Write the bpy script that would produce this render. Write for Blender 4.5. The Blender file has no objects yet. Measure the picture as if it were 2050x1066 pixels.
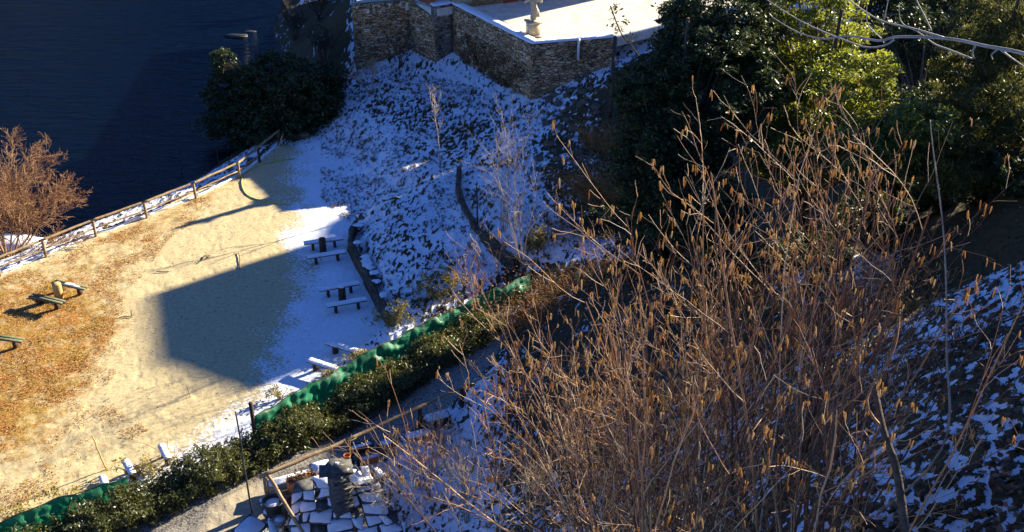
import bpy, math, random
import numpy as np
from mathutils import Vector, Matrix
C = bpy.context.scene.collection
scene = bpy.context.scene
R = math.radians
# ------------------------------------------------------------ camera, sky, sun, exposure
F, PI_, H = 2200.0, R(29), 27.0            # focal length in photo pixels, downward pitch, eye height
AZ, EL = R(52), R(19.3)                    # sun: clockwise from +Y, and elevation
cam = bpy.data.cameras.new("camera"); camo = bpy.data.objects.new("camera", cam); C.objects.link(camo)
camo.location = (0, 0, H); camo.rotation_euler = (math.pi/2-PI_, 0, 0)
cam.sensor_width = 36; cam.lens = 36*F/2050; cam.clip_start = .1; cam.clip_end = 3000
scene.camera = camo
w = bpy.data.worlds.new("World"); scene.world = w; w.use_nodes = True
sky = w.node_tree.nodes.new("ShaderNodeTexSky"); sky.sky_type = 'NISHITA'; sky.sun_disc = False
sky.sun_elevation = EL; sky.sun_rotation = AZ; sky.ozone_density = 6.0; sky.air_density = 1.0; sky.dust_density = 0.; sky.altitude = 1500
bg = w.node_tree.nodes["Background"]; bg.inputs[1].default_value = .048
tint = w.node_tree.nodes.new("ShaderNodeMixRGB"); tint.blend_type = 'MULTIPLY'; tint.inputs[0].default_value = 1; tint.inputs[2].default_value = (.72, .88, 1.25, 1)
w.node_tree.links.new(sky.outputs[0], tint.inputs[1]); w.node_tree.links.new(tint.outputs[0], bg.inputs[0])
SD = Vector((math.sin(AZ)*math.cos(EL), math.cos(AZ)*math.cos(EL), math.sin(EL)))
sl = bpy.data.lights.new("sun", 'SUN'); sl.energy = 5.0; sl.angle = R(.5); sl.color = (1, .895, .67)
so = bpy.data.objects.new("sun", sl); C.objects.link(so); so.rotation_euler = SD.to_track_quat('Z', 'Y').to_euler(); so.location = (40, 40, 60)
vs = scene.view_settings; vs.view_transform = 'Standard'; vs.look = 'None'; vs.exposure = 1.8; vs.gamma = 1

# ------------------------------------------------------------ helpers
def ray(px, py):
    x = (px-1025)/F; y = (533-py)/F
    return np.array((x, math.cos(PI_)+y*math.sin(PI_), -math.sin(PI_)+y*math.cos(PI_)))
def P(px, py, z=0.):
    d = ray(px, py); t = (z-H)/d[2]; return np.array((d[0]*t, d[1]*t, z))
def W(px, py, dist):
    d = ray(px, py); return np.array((0, 0, H))+d/np.linalg.norm(d)*dist
RNG = np.random.default_rng(7)
_tab = RNG.random((256, 256))
def vnoise(x, y):
    xi = np.floor(x).astype(int); yi = np.floor(y).astype(int); fx = x-xi; fy = y-yi
    fx = fx*fx*(3-2*fx); fy = fy*fy*(3-2*fy)
    a = _tab[xi & 255, yi & 255]; b = _tab[(xi+1) & 255, yi & 255]; c = _tab[xi & 255, (yi+1) & 255]; d = _tab[(xi+1) & 255, (yi+1) & 255]
    return (a*(1-fx)+b*fx)*(1-fy)+(c*(1-fx)+d*fx)*fy
def fbm(x, y, o=4):
    s = 0; a = .5; t = 0
    for i in range(o):
        s = s+a*vnoise(x+17.3*i, y+9.1*i); t += a; a *= .5; x = x*2.03; y = y*2.03
    return s/t
def sstep(a, b, x):
    t = np.clip((x-a)/(b-a), 0, 1); return t*t*(3-2*t)
def sdpoly(poly, x, y):
    """signed distance, negative inside"""
    poly = np.asarray(poly)[:, :2]; n = len(poly); d = np.full(x.shape, 1e9); ins = np.zeros(x.shape, bool)
    for i in range(n):
        a = poly[i]; b = poly[(i+1) % n]; e = b-a; wx = x-a[0]; wy = y-a[1]
        t = np.clip((wx*e[0]+wy*e[1])/(e@e), 0, 1); d = np.minimum(d, np.hypot(wx-e[0]*t, wy-e[1]*t))
        c = (a[1] <= y) != (b[1] <= y)
        with np.errstate(all='ignore'):
            xx = a[0]+(y-a[1])/(b[1]-a[1] if b[1] != a[1] else 1e-9)*e[0]
        ins ^= c & (x < xx)
    return np.where(ins, -d, d)
def sdline(pl, x, y):
    pl = np.asarray(pl)[:, :2]; d = np.full(x.shape, 1e9)
    for a, b in zip(pl[:-1], pl[1:]):
        e = b-a; wx = x-a[0]; wy = y-a[1]; t = np.clip((wx*e[0]+wy*e[1])/(e@e), 0, 1)
        d = np.minimum(d, np.hypot(wx-e[0]*t, wy-e[1]*t))
    return d

# ------------------------------------------------------------ materials
def newmat(name):
    m = bpy.data.materials.new(name); m.use_nodes = True; nt = m.node_tree; b = nt.nodes["Principled BSDF"]
    return m, nt, b
def N(nt, t, **kw):
    n = nt.nodes.new(t)
    for k, v in kw.items():
        if k.startswith('i_'): n.inputs[k[2:].replace('_', ' ')].default_value = v
        else: setattr(n, k, v)
    return n
def ramp(nt, fac, stops, interp='LINEAR'):
    r = nt.nodes.new("ShaderNodeValToRGB"); r.color_ramp.interpolation = interp
    e = r.color_ramp.elements
    while len(e) < len(stops): e.new(.5)
    for i, (p, c) in enumerate(stops):
        e[i].position = p; e[i].color = (*c, 1) if not isinstance(c, (int, float)) else (c, c, c, 1)
    nt.links.new(fac, r.inputs[0]); return r.outputs[0]
def mixc(nt, f, a, b):
    n = nt.nodes.new("ShaderNodeMix"); n.data_type = 'RGBA'
    for s, v in ((0, f), (6, a), (7, b)):
        if isinstance(v, bpy.types.NodeSocket): nt.links.new(v, n.inputs[s])
        elif s == 0: n.inputs[0].default_value = v
        else: n.inputs[s].default_value = (*v, 1)
    return n.outputs[2]
def mth(nt, op, a, b=None):
    n = nt.nodes.new("ShaderNodeMath"); n.operation = op
    for i, v in enumerate((a, b)):
        if v is None: continue
        if isinstance(v, bpy.types.NodeSocket): nt.links.new(v, n.inputs[i])
        else: n.inputs[i].default_value = v
    return n.outputs[0]
def noise(nt, scale, detail=4, rough=.55, vec=None, stretch=None):
    tc = N(nt, "ShaderNodeTexCoord"); v = tc.outputs['Object'] if vec is None else vec
    if stretch:
        mp = N(nt, "ShaderNodeMapping"); mp.inputs['Scale'].default_value = stretch; nt.links.new(v, mp.inputs[0]); v = mp.outputs[0]
    n = N(nt, "ShaderNodeTexNoise"); n.inputs['Scale'].default_value = scale; n.inputs['Detail'].default_value = detail
    n.inputs['Roughness'].default_value = rough; nt.links.new(v, n.inputs['Vector']); return n.outputs['Fac']
def bump(nt, b, h, strength, dist):
    n = N(nt, "ShaderNodeBump"); n.inputs['Strength'].default_value = strength; n.inputs['Distance'].default_value = dist
    nt.links.new(h, n.inputs['Height']); nt.links.new(n.outputs[0], b.inputs['Normal'])
def simple(name, c1, c2, scale=8, rough=.8, bs=.4, bd=.02, stretch=None, spec=.3):
    m, nt, b = newmat(name); f = noise(nt, scale, 6, .6, stretch=stretch)
    nt.links.new(ramp(nt, f, [(.32, c1), (.68, c2)]), b.inputs['Base Color'])
    b.inputs['Roughness'].default_value = rough; b.inputs['Specular IOR Level'].default_value = spec
    bump(nt, b, noise(nt, scale*3, 5, .6, stretch=stretch), bs, bd); return m
def attr(nt, name):
    n = N(nt, "ShaderNodeAttribute"); n.attribute_name = name; return n.outputs['Fac']
SNOWC = (.80, .83, .90)
def snowmat(name='snow'):
    m, nt, b = newmat(name); nt.links.new(ramp(nt, noise(nt, 5), [(.3, (.76, .80, .88)), (.7, (.84, .86, .91))]), b.inputs['Base Color'])
    b.inputs['Roughness'].default_value = .75; b.inputs['Specular IOR Level'].default_value = .2
    bump(nt, b, noise(nt, 14, 4), .5, .03); return m
def leafmat(name, stops, rough=.4, trans=.25, tcol=(.25, .3, .04), spec=.5):
    m, nt, b = newmat(name); g = N(nt, "ShaderNodeNewGeometry")
    nt.links.new(ramp(nt, g.outputs['Random Per Island'], stops), b.inputs['Base Color'])
    b.inputs['Roughness'].default_value = rough; b.inputs['Specular IOR Level'].default_value = spec
    if trans:
        t = N(nt, "ShaderNodeBsdfTranslucent"); t.inputs[0].default_value = (*tcol, 1)
        mx = N(nt, "ShaderNodeMixShader"); mx.inputs[0].default_value = trans
        nt.links.new(b.outputs[0], mx.inputs[1]); nt.links.new(t.outputs[0], mx.inputs[2])
        nt.links.new(mx.outputs[0], nt.nodes['Material Output'].inputs[0])
    return m
def groundmat(name, mode):
    m, nt, b = newmat(name)
    fine = noise(nt, 7, 6, .65); vf = noise(nt, 10 if mode == 'lawn' else 26, 7, .75)
    if mode == 'lawn':
        sand = ramp(nt, fine, [(.32, (.48, .375, .20)), (.68, (.68, .56, .32))])
        spots = ramp(nt, noise(nt, 4.2, 4, .6, stretch=(1, 1.7, 1)), [(.34, .5), (.42, 1.)])
        mm = nt.nodes.new("ShaderNodeMix"); mm.data_type = 'RGBA'; mm.blend_type = 'MULTIPLY'; mm.inputs[0].default_value = .8
        nt.links.new(sand, mm.inputs[6]); nt.links.new(spots, mm.inputs[7]); sand = mm.outputs[2]
        gr = ramp(nt, vf, [(.36, (.06, .03, .012)), (.44, (.22, .10, .025)), (.49, (.45, .24, .07)), (.53, (.17, .13, .03)), (.57, (.52, .36, .13)), (.64, (.68, .54, .28))])
        hue = ramp(nt, noise(nt, .9, 3, .5), [(.35, (1, .62, .45)), (.65, (.95, 1, .62))])
        m2 = nt.nodes.new("ShaderNodeMix"); m2.data_type = 'RGBA'; m2.blend_type = 'MULTIPLY'; m2.inputs[0].default_value = .7
        nt.links.new(gr, m2.inputs[6]); nt.links.new(hue, m2.inputs[7]); gr = m2.outputs[2]
        f = mth(nt, 'ADD', attr(nt, 'grass'), mth(nt, 'MULTIPLY', mth(nt, 'SUBTRACT', noise(nt, 1.6, 8, .72), .5), 1.9))
        f = mth(nt, 'ADD', f, mth(nt, 'MULTIPLY', mth(nt, 'SUBTRACT', vf, .5), .75))
        base = mixc(nt, ramp(nt, f, [(.34, 0.), (.74, 1.)]), sand, gr)
        tuft = ramp(nt, noise(nt, 7.5, 6, .7, stretch=(.85, 1.1, 1)), [(.3, 0.1), (.7, 1.)])
    elif mode == 'path':
        vor = N(nt, "ShaderNodeTexVoronoi"); vor.inputs['Scale'].default_value = 16
        tc = N(nt, "ShaderNodeTexCoord"); nt.links.new(tc.outputs['Object'], vor.inputs['Vector'])
        grav = ramp(nt, vor.outputs['Distance'], [(.0, (.46, .42, .36)), (.45, (.32, .29, .25)), (.8, (.10, .09, .08))])
        slab = ramp(nt, fine, [(.3, (.36, .30, .21)), (.7, (.48, .41, .30))])
        base = mixc(nt, attr(nt, 'grass'), grav, slab); tuft = noise(nt, 4, 5)
    else:
        litter = ramp(nt, fine, [(.28, (.035, .024, .014)), (.5, (.09, .06, .03)), (.62, (.07, .075, .035)), (.8, (.20, .13, .07))])
        base = litter; tuft = None
    if mode == 'hill':
        tv = attr(nt, "tuft"); tv = mth(nt, "ADD", tv, mth(nt, "MULTIPLY", mth(nt, "SUBTRACT", noise(nt, 13, 5, .65, stretch=(1.15, .7, 1)), .5), 1.2))
    else:
        tv = mth(nt, 'ADD', .02, tuft)
    cov = mth(nt, 'SUBTRACT', attr(nt, 'snow'), tv)          # snow lies where cover exceeds the tuft height
    sf = ramp(nt, cov, [(.0, 0.), (.035, 1.)])
    snow = ramp(nt, noise(nt, 3, 4), [(.3, (.74, .78, .86)), (.7, (.84, .86, .91))])
    nt.links.new(mixc(nt, sf, base, snow), b.inputs['Base Color'])
    b.inputs['Roughness'].default_value = .85; b.inputs['Specular IOR Level'].default_value = .15
    hh = mth(nt, 'ADD', mth(nt, 'MULTIPLY', fine, .6), mth(nt, 'ADD', mth(nt, 'MULTIPLY', vf, .35), mth(nt, 'MULTIPLY', sf, -.25 if mode == 'hill' else .25)))
    bump(nt, b, hh, .8 if mode != 'lawn' else .6, .06 if mode != 'lawn' else .04)
    return m
def stonewall(name, cols, sx, sy, shade=1.):
    m, nt, b = newmat(name); uv = N(nt, "ShaderNodeUVMap"); uv.uv_map = 'UVMap'
    nz = N(nt, "ShaderNodeTexNoise"); nz.inputs['Scale'].default_value = 1.7; nz.inputs['Detail'].default_value = 3
    nt.links.new(uv.outputs[0], nz.inputs['Vector'])
    ad = N(nt, "ShaderNodeMixRGB"); ad.blend_type = 'ADD'; ad.inputs[0].default_value = .12
    nt.links.new(uv.outputs[0], ad.inputs[1]); nt.links.new(nz.outputs['Color'], ad.inputs[2])
    mp = N(nt, "ShaderNodeMapping"); mp.inputs['Scale'].default_value = (sx, sy, 1); nt.links.new(ad.outputs[0], mp.inputs[0])
    v1 = N(nt, "ShaderNodeTexVoronoi"); v1.inputs['Scale'].default_value = 1; nt.links.new(mp.outputs[0], v1.inputs['Vector'])
    v2 = N(nt, "ShaderNodeTexVoronoi"); v2.feature = 'DISTANCE_TO_EDGE'; v2.inputs['Scale'].default_value = 1; nt.links.new(mp.outputs[0], v2.inputs['Vector'])
    sp = N(nt, "ShaderNodeSeparateColor"); nt.links.new(v1.outputs['Color'], sp.inputs[0])
    stone = ramp(nt, sp.outputs[0], cols)
    f = noise(nt, 9, 6, .7, vec=uv.outputs[0])
    m3 = nt.nodes.new("ShaderNodeMix"); m3.data_type = 'RGBA'; m3.blend_type = 'MULTIPLY'; m3.inputs[0].default_value = .7
    nt.links.new(stone, m3.inputs[6]); nt.links.new(ramp(nt, f, [(.3, .45), (.7, 1.2)]), m3.inputs[7])
    j = ramp(nt, v2.outputs['Distance'], [(.02, 0.), (.09, 1.)])
    stain = ramp(nt, noise(nt, .45, 5, .6, vec=uv.outputs[0]), [(.4, 1.), (.62, .55)])
    col = mixc(nt, j, (.075, .055, .035), m3.outputs[2])
    m4 = nt.nodes.new("ShaderNodeMix"); m4.data_type = 'RGBA'; m4.blend_type = 'MULTIPLY'; m4.inputs[0].default_value = 1
    nt.links.new(col, m4.inputs[6]); nt.links.new(stain, m4.inputs[7])
    nt.links.new(m4.outputs[2], b.inputs['Base Color']); b.inputs['Roughness'].default_value = .9
    bump(nt, b, mth(nt, 'ADD', mth(nt, 'MULTIPLY', j, mth(nt, 'ADD', sp.outputs[1], .4)), mth(nt, 'MULTIPLY', f, .3)), 1., .07)
    return m
M = dict(
    snow=snowmat(), lawn=groundmat('lawn_sand', 'lawn'), path=groundmat('path_gravel', 'path'), hill=groundmat('hill_litter', 'hill'),
    wood=simple('weathered_wood', (.20, .13, .07), (.42, .30, .17), 5, .8, .5, .01, (1, 1, 1)),
    darkwood=simple('dark_wood', (.035, .022, .014), (.09, .055, .035), 9),
    bench=simple('green_bench_board', (.075, .085, .05), (.15, .155, .09), 9, .65),
    cutwood=simple('cut_log', (.38, .24, .08), (.62, .44, .19), 12),
    stone=simple('grey_stone', (.10, .095, .085), (.26, .24, .20), 6),
    slate=simple('slate', (.04, .042, .045), (.12, .12, .12), 7),
    rock=simple('brown_rock', (.06, .048, .035), (.22, .18, .13), 4, .9, .8, .05),
    terracotta=simple('terracotta', (.42, .13, .05), (.60, .22, .09), 5, .75, .3, .005),
    plaster=simple('pale_plaster', (.34, .30, .22), (.50, .45, .34), 3),
    terrace=simple('terrace_paving', (.56, .51, .42), (.80, .76, .66), 1.6, .8, .5, .03),
    statue=simple('weathered_marble', (.36, .28, .16), (.62, .54, .40), 5, .7, .5, .02),
    metal=simple('dark_metal', (.02, .022, .022), (.05, .05, .05), 20, .5),
    rust=simple('rusty_sheet', (.30, .07, .03), (.48, .15, .06), 4, .8),
    grey=simple('grey_plastic', (.16, .18, .18), (.24, .26, .26), 6, .5),
    crate=simple('crate_plastic', (.035, .025, .022), (.08, .05, .04), 6, .6),
    yellow=simple('hose_rubber', (.40, .38, .06), (.55, .52, .12), 10, .5),
    cane=simple('cane', (.45, .28, .08), (.62, .42, .15), 10),
    twig=leafmat('hazel_bark', [(0, (.035, .016, .010)), (.40, (.20, .075, .03)), (.75, (.46, .22, .09)), (1, (.76, .55, .32))], .6, 0),
    twig2=simple('pale_bark', (.26, .19, .13), (.50, .40, .30), 6, .6, .3, .002),
    bark=simple('grey_bark', (.045, .034, .024), (.14, .10, .07), 14, .9, .8, .02),
    redtwig=simple('tan_twigs', (.17, .085, .04), (.42, .23, .11), 3, .7, .2, .002),
    palebranch=simple('pale_branch', (.26, .23, .19), (.46, .42, .36), 12, .6, .3, .002),
    catkin=leafmat('catkin', [(0, (.26, .12, .03)), (.45, (.58, .36, .11)), (1, (.80, .62, .28))], .8, .3, (.7, .4, .08), .1),
    dryleaf=leafmat('dry_leaf', [(0, (.05, .03, .018)), (.5, (.13, .075, .04)), (1, (.34, .22, .12))], .7, .1, (.4, .2, .06), .2),
    tuftgrass=leafmat('tuft_grass', [(0, (.04, .028, .015)), (.5, (.12, .085, .04)), (1, (.26, .19, .10))], .8, .15, (.3, .2, .08), .1),
    drygrass=leafmat('dry_grass', [(0, (.26, .11, .03)), (.5, (.46, .25, .08)), (1, (.66, .46, .2))], .7, .25, (.6, .35, .1), .2),
    laurel=leafmat('laurel_leaf', [(0, (.025, .04, .010)), (.6, (.08, .105, .02)), (1, (.20, .22, .05))], .32, .30, (.48, .52, .06), .5),
    yew=leafmat('dark_evergreen_leaf', [(0, (.015, .028, .010)), (.7, (.035, .05, .016)), (1, (.06, .075, .025))], .5, .12, (.12, .16, .03), .3),
    conifer=leafmat('conifer_needles', [(0, (.03, .045, .012)), (.7, (.06, .075, .022)), (1, (.13, .11, .035))], .5, .25, (.22, .22, .04), .3),
    hedge=leafmat('hedge_leaf', [(0, (.022, .032, .010)), (.6, (.05, .06, .018)), (1, (.16, .15, .06))], .42, .2, (.26, .27, .05), .4),
    olive=leafmat('yellowing_leaf', [(0, (.10, .085, .025)), (.5, (.22, .18, .05)), (1, (.40, .33, .12))], .5, .3, (.5, .4, .08), .3),
    forest=simple('far_forest', (.012, .016, .010), (.03, .032, .02), .05, 1, .8, 2.),
    wallstone=stonewall('rubble_stone_wall', [(0, (.34, .18, .075)), (.35, (.62, .36, .16)), (.7, (.82, .53, .25)), (1, (.92, .75, .50))], 3.0, 8.5),
    greystone=stonewall('grey_stone_wall', [(0, (.22, .18, .13)), (.5, (.42, .34, .24)), (1, (.6, .52, .4))], 2.6, 9.0),
    orangestone=stonewall('tan_stone_wall', [(0, (.32, .21, .11)), (.5, (.62, .42, .22)), (1, (.82, .66, .42))], 2.4, 6.5),
    lowwall=stonewall('low_dry_stone_wall', [(0, (.07, .05, .03)), (.5, (.15, .11, .07)), (1, (.26, .20, .13))], 4, 8),
)
m, nt, b = newmat('green_net')                                # woven shade net
b.inputs['Roughness'].default_value = .5; bump(nt, b, noise(nt, 22, 4, .6, stretch=(1, 1, .5)), .6, .03)
nt.links.new(ramp(nt, noise(nt, 3, 4), [(.35, (.002, .065, .032)), (.65, (.010, .25, .12))]), b.inputs['Base Color'])
tr = N(nt, "ShaderNodeBsdfTranslucent"); tr.inputs[0].default_value = (.02, .42, .2, 1); mx = N(nt, "ShaderNodeMixShader"); mx.inputs[0].default_value = .16
nt.links.new(b.outputs[0], mx.inputs[1]); nt.links.new(tr.outputs[0], mx.inputs[2]); nt.links.new(mx.outputs[0], nt.nodes['Material Output'].inputs[0]); M['net'] = m
m, nt, b = newmat('lake_water'); b.inputs['Base Color'].default_value = (.0007, .0034, .0100, 1); b.inputs['Roughness'].default_value = .06; b.inputs['IOR'].default_value = 1.33
bump(nt, b, mth(nt, 'ADD', noise(nt, .7, 5, .6, stretch=(.45, 1.7, 1)), mth(nt, 'MULTIPLY', noise(nt, .12, 3, .5), .8)), 1., .32); M['water'] = m

# ------------------------------------------------------------ mesh building
class MB:
    def __init__(s): s.v = []; s.f = []; s.n = 0; s.uv = []
    def add(s, v, f):
        v = np.asarray(v, float); s.v.append(v); s.f.append((np.asarray(f, int)+s.n)); s.n += len(v); return s
    def box(s, c, size, rot=0., tilt=None, jit=0.):
        sx, sy, sz = [q/2 for q in size]
        v = np.array([(x, y, z) for z in (-sz, sz) for y in (-sy, sy) for x in (-sx, sx)])
        if jit: v = v+RNG.normal(0, jit, v.shape)
        if tilt is not None: v = v@np.array(tilt.to_3x3() if hasattr(tilt, 'to_3x3') else tilt).T
        c_, s_ = math.cos(rot), math.sin(rot); v = v@np.array([[c_, s_, 0], [-s_, c_, 0], [0, 0, 1]])
        return s.add(v+np.array(c), [(0, 2, 3, 1), (4, 5, 7, 6), (0, 1, 5, 4), (1, 3, 7, 5), (3, 2, 6, 7), (2, 0, 4, 6)])
    def bar(s, a, b, wd, ht, up=(0, 0, 1)):
        a = np.array(a, float); b = np.array(b, float); d = b-a; L = np.linalg.norm(d); d /= L
        x = np.cross(d, up); x /= np.linalg.norm(x); u = np.cross(x, d)
        v = [a+x*i*wd/2+u*j*ht/2 for i, j in ((-1, -1), (1, -1), (1, 1), (-1, 1))]+[b+x*i*wd/2+u*j*ht/2 for i, j in ((-1, -1), (1, -1), (1, 1), (-1, 1))]
        return s.add(v, [(0, 1, 2, 3), (7, 6, 5, 4), (0, 4, 5, 1), (1, 5, 6, 2), (2, 6, 7, 3), (3, 7, 4, 0)])
    def tube(s, pts, rad, k=6, cap=True):
        pts = np.asarray(pts, float); n = len(pts); rad = np.broadcast_to(rad, (n,))
        t = np.gradient(pts, axis=0); t /= np.linalg.norm(t, axis=1)[:, None]+1e-9
        ref = np.array((0, 0, 1.)) if abs(t[:, 2]).mean() < .8 else np.array((1., 0, 0))
        x = np.cross(t, ref); x /= np.linalg.norm(x, axis=1)[:, None]+1e-9; y = np.cross(t, x)
        a = np.arange(k)*2*math.pi/k
        v = (pts[:, None]+rad[:, None, None]*(np.cos(a)[None, :, None]*x[:, None]+np.sin(a)[None, :, None]*y[:, None])).reshape(-1, 3)
        i = np.arange((n-1)*k).reshape(n-1, k); j = np.roll(i, -1, 1)
        f = np.stack([i, j, j+k, i+k], -1).reshape(-1, 4)
        s.add(v, f)
        if cap:
            s.v.append(np.array([pts[0], pts[-1]])); b0 = s.n-n*k; c0 = s.n; s.n += 2
            e = [(c0, b0+(q+1) % k, b0+q, c0) for q in range(k)]+[(c0+1, b0+(n-1)*k+q, b0+(n-1)*k+(q+1) % k, c0+1) for q in range(k)]
            s.f.append(np.array(e))
        return s
    def leaves(s, c, L, wd, up=.3, droop=0.):
        c = np.asarray(c, float); n = len(c)
        d = RNG.normal(size=(n, 3)); d[:, 2] = d[:, 2]*.7-droop; d /= np.linalg.norm(d, axis=1)[:, None]
        nn = RNG.normal(size=(n, 3)); nn[:, 2] += up*2; x = np.cross(d, nn); x /= np.linalg.norm(x, axis=1)[:, None]+1e-9
        L = L*(.6+.8*RNG.random(n))[:, None]; ww = wd*(.6+.8*RNG.random(n))[:, None]
        v = np.stack([c-d*L/2, c+x*ww/2, c+d*L/2, c-x*ww/2], 1).reshape(-1, 3)
        return s.add(v, np.arange(n*4).reshape(n, 4))
    def ball(s, c, r, k=8, jit=.15, sq=(1, 1, 1)):
        r_ = []; 
        for i in range(1, k//2+1):
            th = math.pi*i/(k//2+1)
            for j in range(k):
                ph = 2*math.pi*(j+.5*(i % 2))/k; r_.append((math.sin(th)*math.cos(ph), math.sin(th)*math.sin(ph), math.cos(th)))
        v = np.array([(0, 0, 1)]+r_+[(0, 0, -1)], float); v = v*(1+RNG.normal(0, jit, (len(v), 1)))*r*np.array(sq)+np.array(c)
        f = []
        m_ = k//2
        for j in range(k):
            f.append((0, 1+j, 1+(j+1) % k, 0)); f.append((len(v)-1, 1+(m_-1)*k+(j+1) % k, 1+(m_-1)*k+j, len(v)-1))
            for i in range(m_-1): f.append((1+i*k+j, 1+(i+1)*k+j, 1+(i+1)*k+(j+1) % k, 1+i*k+(j+1) % k))
        return s.add(v, f)
    def lathe(s, c, prof, k=14):
        v = [(c[0]+r*math.cos(2*math.pi*j/k), c[1]+r*math.sin(2*math.pi*j/k), c[2]+z) for r, z in prof for j in range(k)]
        n = len(prof); f = [(i*k+j, i*k+(j+1) % k, (i+1)*k+(j+1) % k, (i+1)*k+j) for i in range(n-1) for j in range(k)]
        return s.add(v, f)
    def build(s, name, mat, parent=None, local=False, smooth=False, uv=None):
        v = np.concatenate(s.v); f = np.concatenate(s.f)
        if parent is not None and not local: v = v-np.array(ORG[parent.name])
        me = bpy.data.meshes.new(name)
        tri = (f[:, 0] == f[:, 3]) | (f[:, 2] == f[:, 3])
        cnt = np.where(tri, 3, 4); st = np.concatenate([[0], np.cumsum(cnt)[:-1]])
        keep = np.ones(f.shape, bool); keep[:, 3] = ~tri
        idx = f[keep]
        me.vertices.add(len(v)); me.vertices.foreach_set('co', v.astype(np.float32).ravel())
        me.loops.add(len(idx)); me.loops.foreach_set('vertex_index', idx.astype(np.int32))
        me.polygons.add(len(f)); me.polygons.foreach_set('loop_start', st.astype(np.int32))
        if smooth: me.polygons.foreach_set('use_smooth', np.ones(len(f), bool))
        me.update(calc_edges=True); me.validate()
        if uv is not None:
            l = me.uv_layers.new(name='UVMap'); l.data.foreach_set('uv', uv[idx].astype(np.float32).ravel())
        o = bpy.data.objects.new(name, me); me.materials.append(mat); C.objects.link(o)
        if parent is not None: o.parent = parent; ORG[o.name] = ORG[parent.name]
        return o
ORG = {}
def thing(name, label, cat, loc, rotz=0, group=None):
    o = bpy.data.objects.new(name, None); C.objects.link(o); o.location = [float(q) for q in loc]; o.rotation_euler = (0, 0, rotz); o.empty_display_size = .3
    o['label'] = label; o['category'] = cat; ORG[o.name] = tuple(loc)
    if group: o['group'] = group
    return o
def tag(o, label, cat, group=None, kind=None):
    o['label'] = label; o['category'] = cat
    if group: o['group'] = group
    if kind: o['kind'] = kind
    return o
def origin(o, loc):
    """move a top-level mesh's origin to loc, leaving its shape where it stands"""
    o.data.transform(Matrix.Translation(-Vector(loc))); o.location = Vector(loc)
    return o

# ------------------------------------------------------------ terrain
ctl = [(*q, 0) for q in ((0,600),(0,800),(0,1000),(150,520),(300,460),(300,600),(300,800),(450,390),(450,600),(450,800),(560,330),(600,500),(600,650),(650,700),(560,780),(200,950),(330,900),(680,520),(720,600))]
ctl += [(0,480,-3),(200,400,-3),(350,330,-3),(440,230,-3),(480,100,-3),(505,20,-3),(300,200,-4),(0,300,-4),(0,100,-4),(470,280,-2.2)]
ctl += [(560,240,-.8),(560,150,-.9),(570,50,-.9),(600,150,.3),(640,60,.6),(690,110,1.6),(640,250,.5),(680,20,1.5)]
ctl += [(700,200,1.2),(700,300,.8),(680,400,.4),(760,250,1.2),(870,150,1.8),(870,250,1.6),(900,330,1.5),(960,200,2),(1060,220,2.2),(1000,300,2),(1100,250,2.6),(1160,130,3.9),(1210,125,4.3),
        (1210,200,3.9),(1130,330,2.6),(1050,400,2.4),(960,400,2.3),(1000,450,2.3),(900,400,1.4),(830,378,1.5),(780,372,1.4),(850,450,1.6),(800,430,1.35),(850,500,1.4),(900,540,1.2),(745,450,.5),(750,550,.7),(790,620,.7),(950,560,1),(880,450,1.2),(960,520,1.1)]
ctl += [(0,1066,.3),(500,900,.5),(800,740,.6),(1000,620,.9),(600,930,.8),(450,1000,.8),(900,780,.9),(1000,700,1.1),(600,1000,.3),(800,950,.4),(900,900,.8),(500,1066,.2),(900,1050,.8),(750,1066,.1)]
ctl += [(1100,900,3),(1200,800,3.8),(1300,1066,10.5),(1100,1066,6),(1500,1066,15),(1500,900,11),(1500,700,7),(1700,1066,17.5),(1700,800,14.5),(1700,600,9.5),(1900,1066,18.4),(1900,800,17.2),(1900,600,15.2),(2050,500,16.2),(2050,1066,19),(2050,700,18)]
ctl += [(1230,450,2),(1250,300,2.5),(1300,480,2.6),(1500,500,4.5),(1700,450,6.5),(1900,400,9.5),(2040,290,9),(1400,300,4),(1790,650,11)]
pts = np.array([P(*q) for q in ctl])
wp = np.array([(5,75,5),(12,67.5,4.3),(18,71,4.6),(40,85,8),(60,95,9),(30,60,5.4),(-5,90,5.5),(25,95,7),(45,60,9),(-12,85,5),(0,3,18.5),(1,6.3,18.2),(2.6,7.5,18.4),(4.5,5,20.5),(0,0,20),(-6,3,13),(-10,5,8),(-20,10,.5),
    (-35,25,-.5),(-45,35,-3),(-60,20,-3),(10,0,24),(20,10,26),(19,19.5,27.5),(25,26,29),(22,15,30),(10.8,18,16.6),(12.2,20.5,15.8),(14.5,24,14),(23,36,14),(19.5,16,28.5),(30,22,27),(24,36,16.5),(40,40,20),(-23,120,-2),(0,115,6),(-40,100,-5),(-60,70,-5),(0,-15,22),(-15,-5,10),(12,12,21.5),(-80,110,-6),(60,20,28),(90,90,14),(60,120,12),(15,120,8)], float)  # the ridge beyond the right edge is raised to shade the near slope
pts = np.vstack([pts, wp])
def U(r2): return r2*np.log(r2+1e-9)*.5
n_ = len(pts); K = U(((pts[:, None, :2]-pts[None, :, :2])**2).sum(-1))+np.eye(n_)*2.0
Q = np.c_[np.ones(n_), pts[:, :2]]; A = np.block([[K, Q], [Q.T, np.zeros((3, 3))]]); sol = np.linalg.solve(A, np.r_[pts[:, 2], 0, 0, 0])
lawn_poly = [P(*q) for q in ((-400,760),(0,552),(100,512),(300,428),(480,348),(560,292),(600,296),(660,330),(690,400),(722,428),(700,470),(697,492),(715,530),(740,590),(768,648),(700,712),(500,846),(350,925),(200,985),(0,1062),(-400,1250))]
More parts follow.
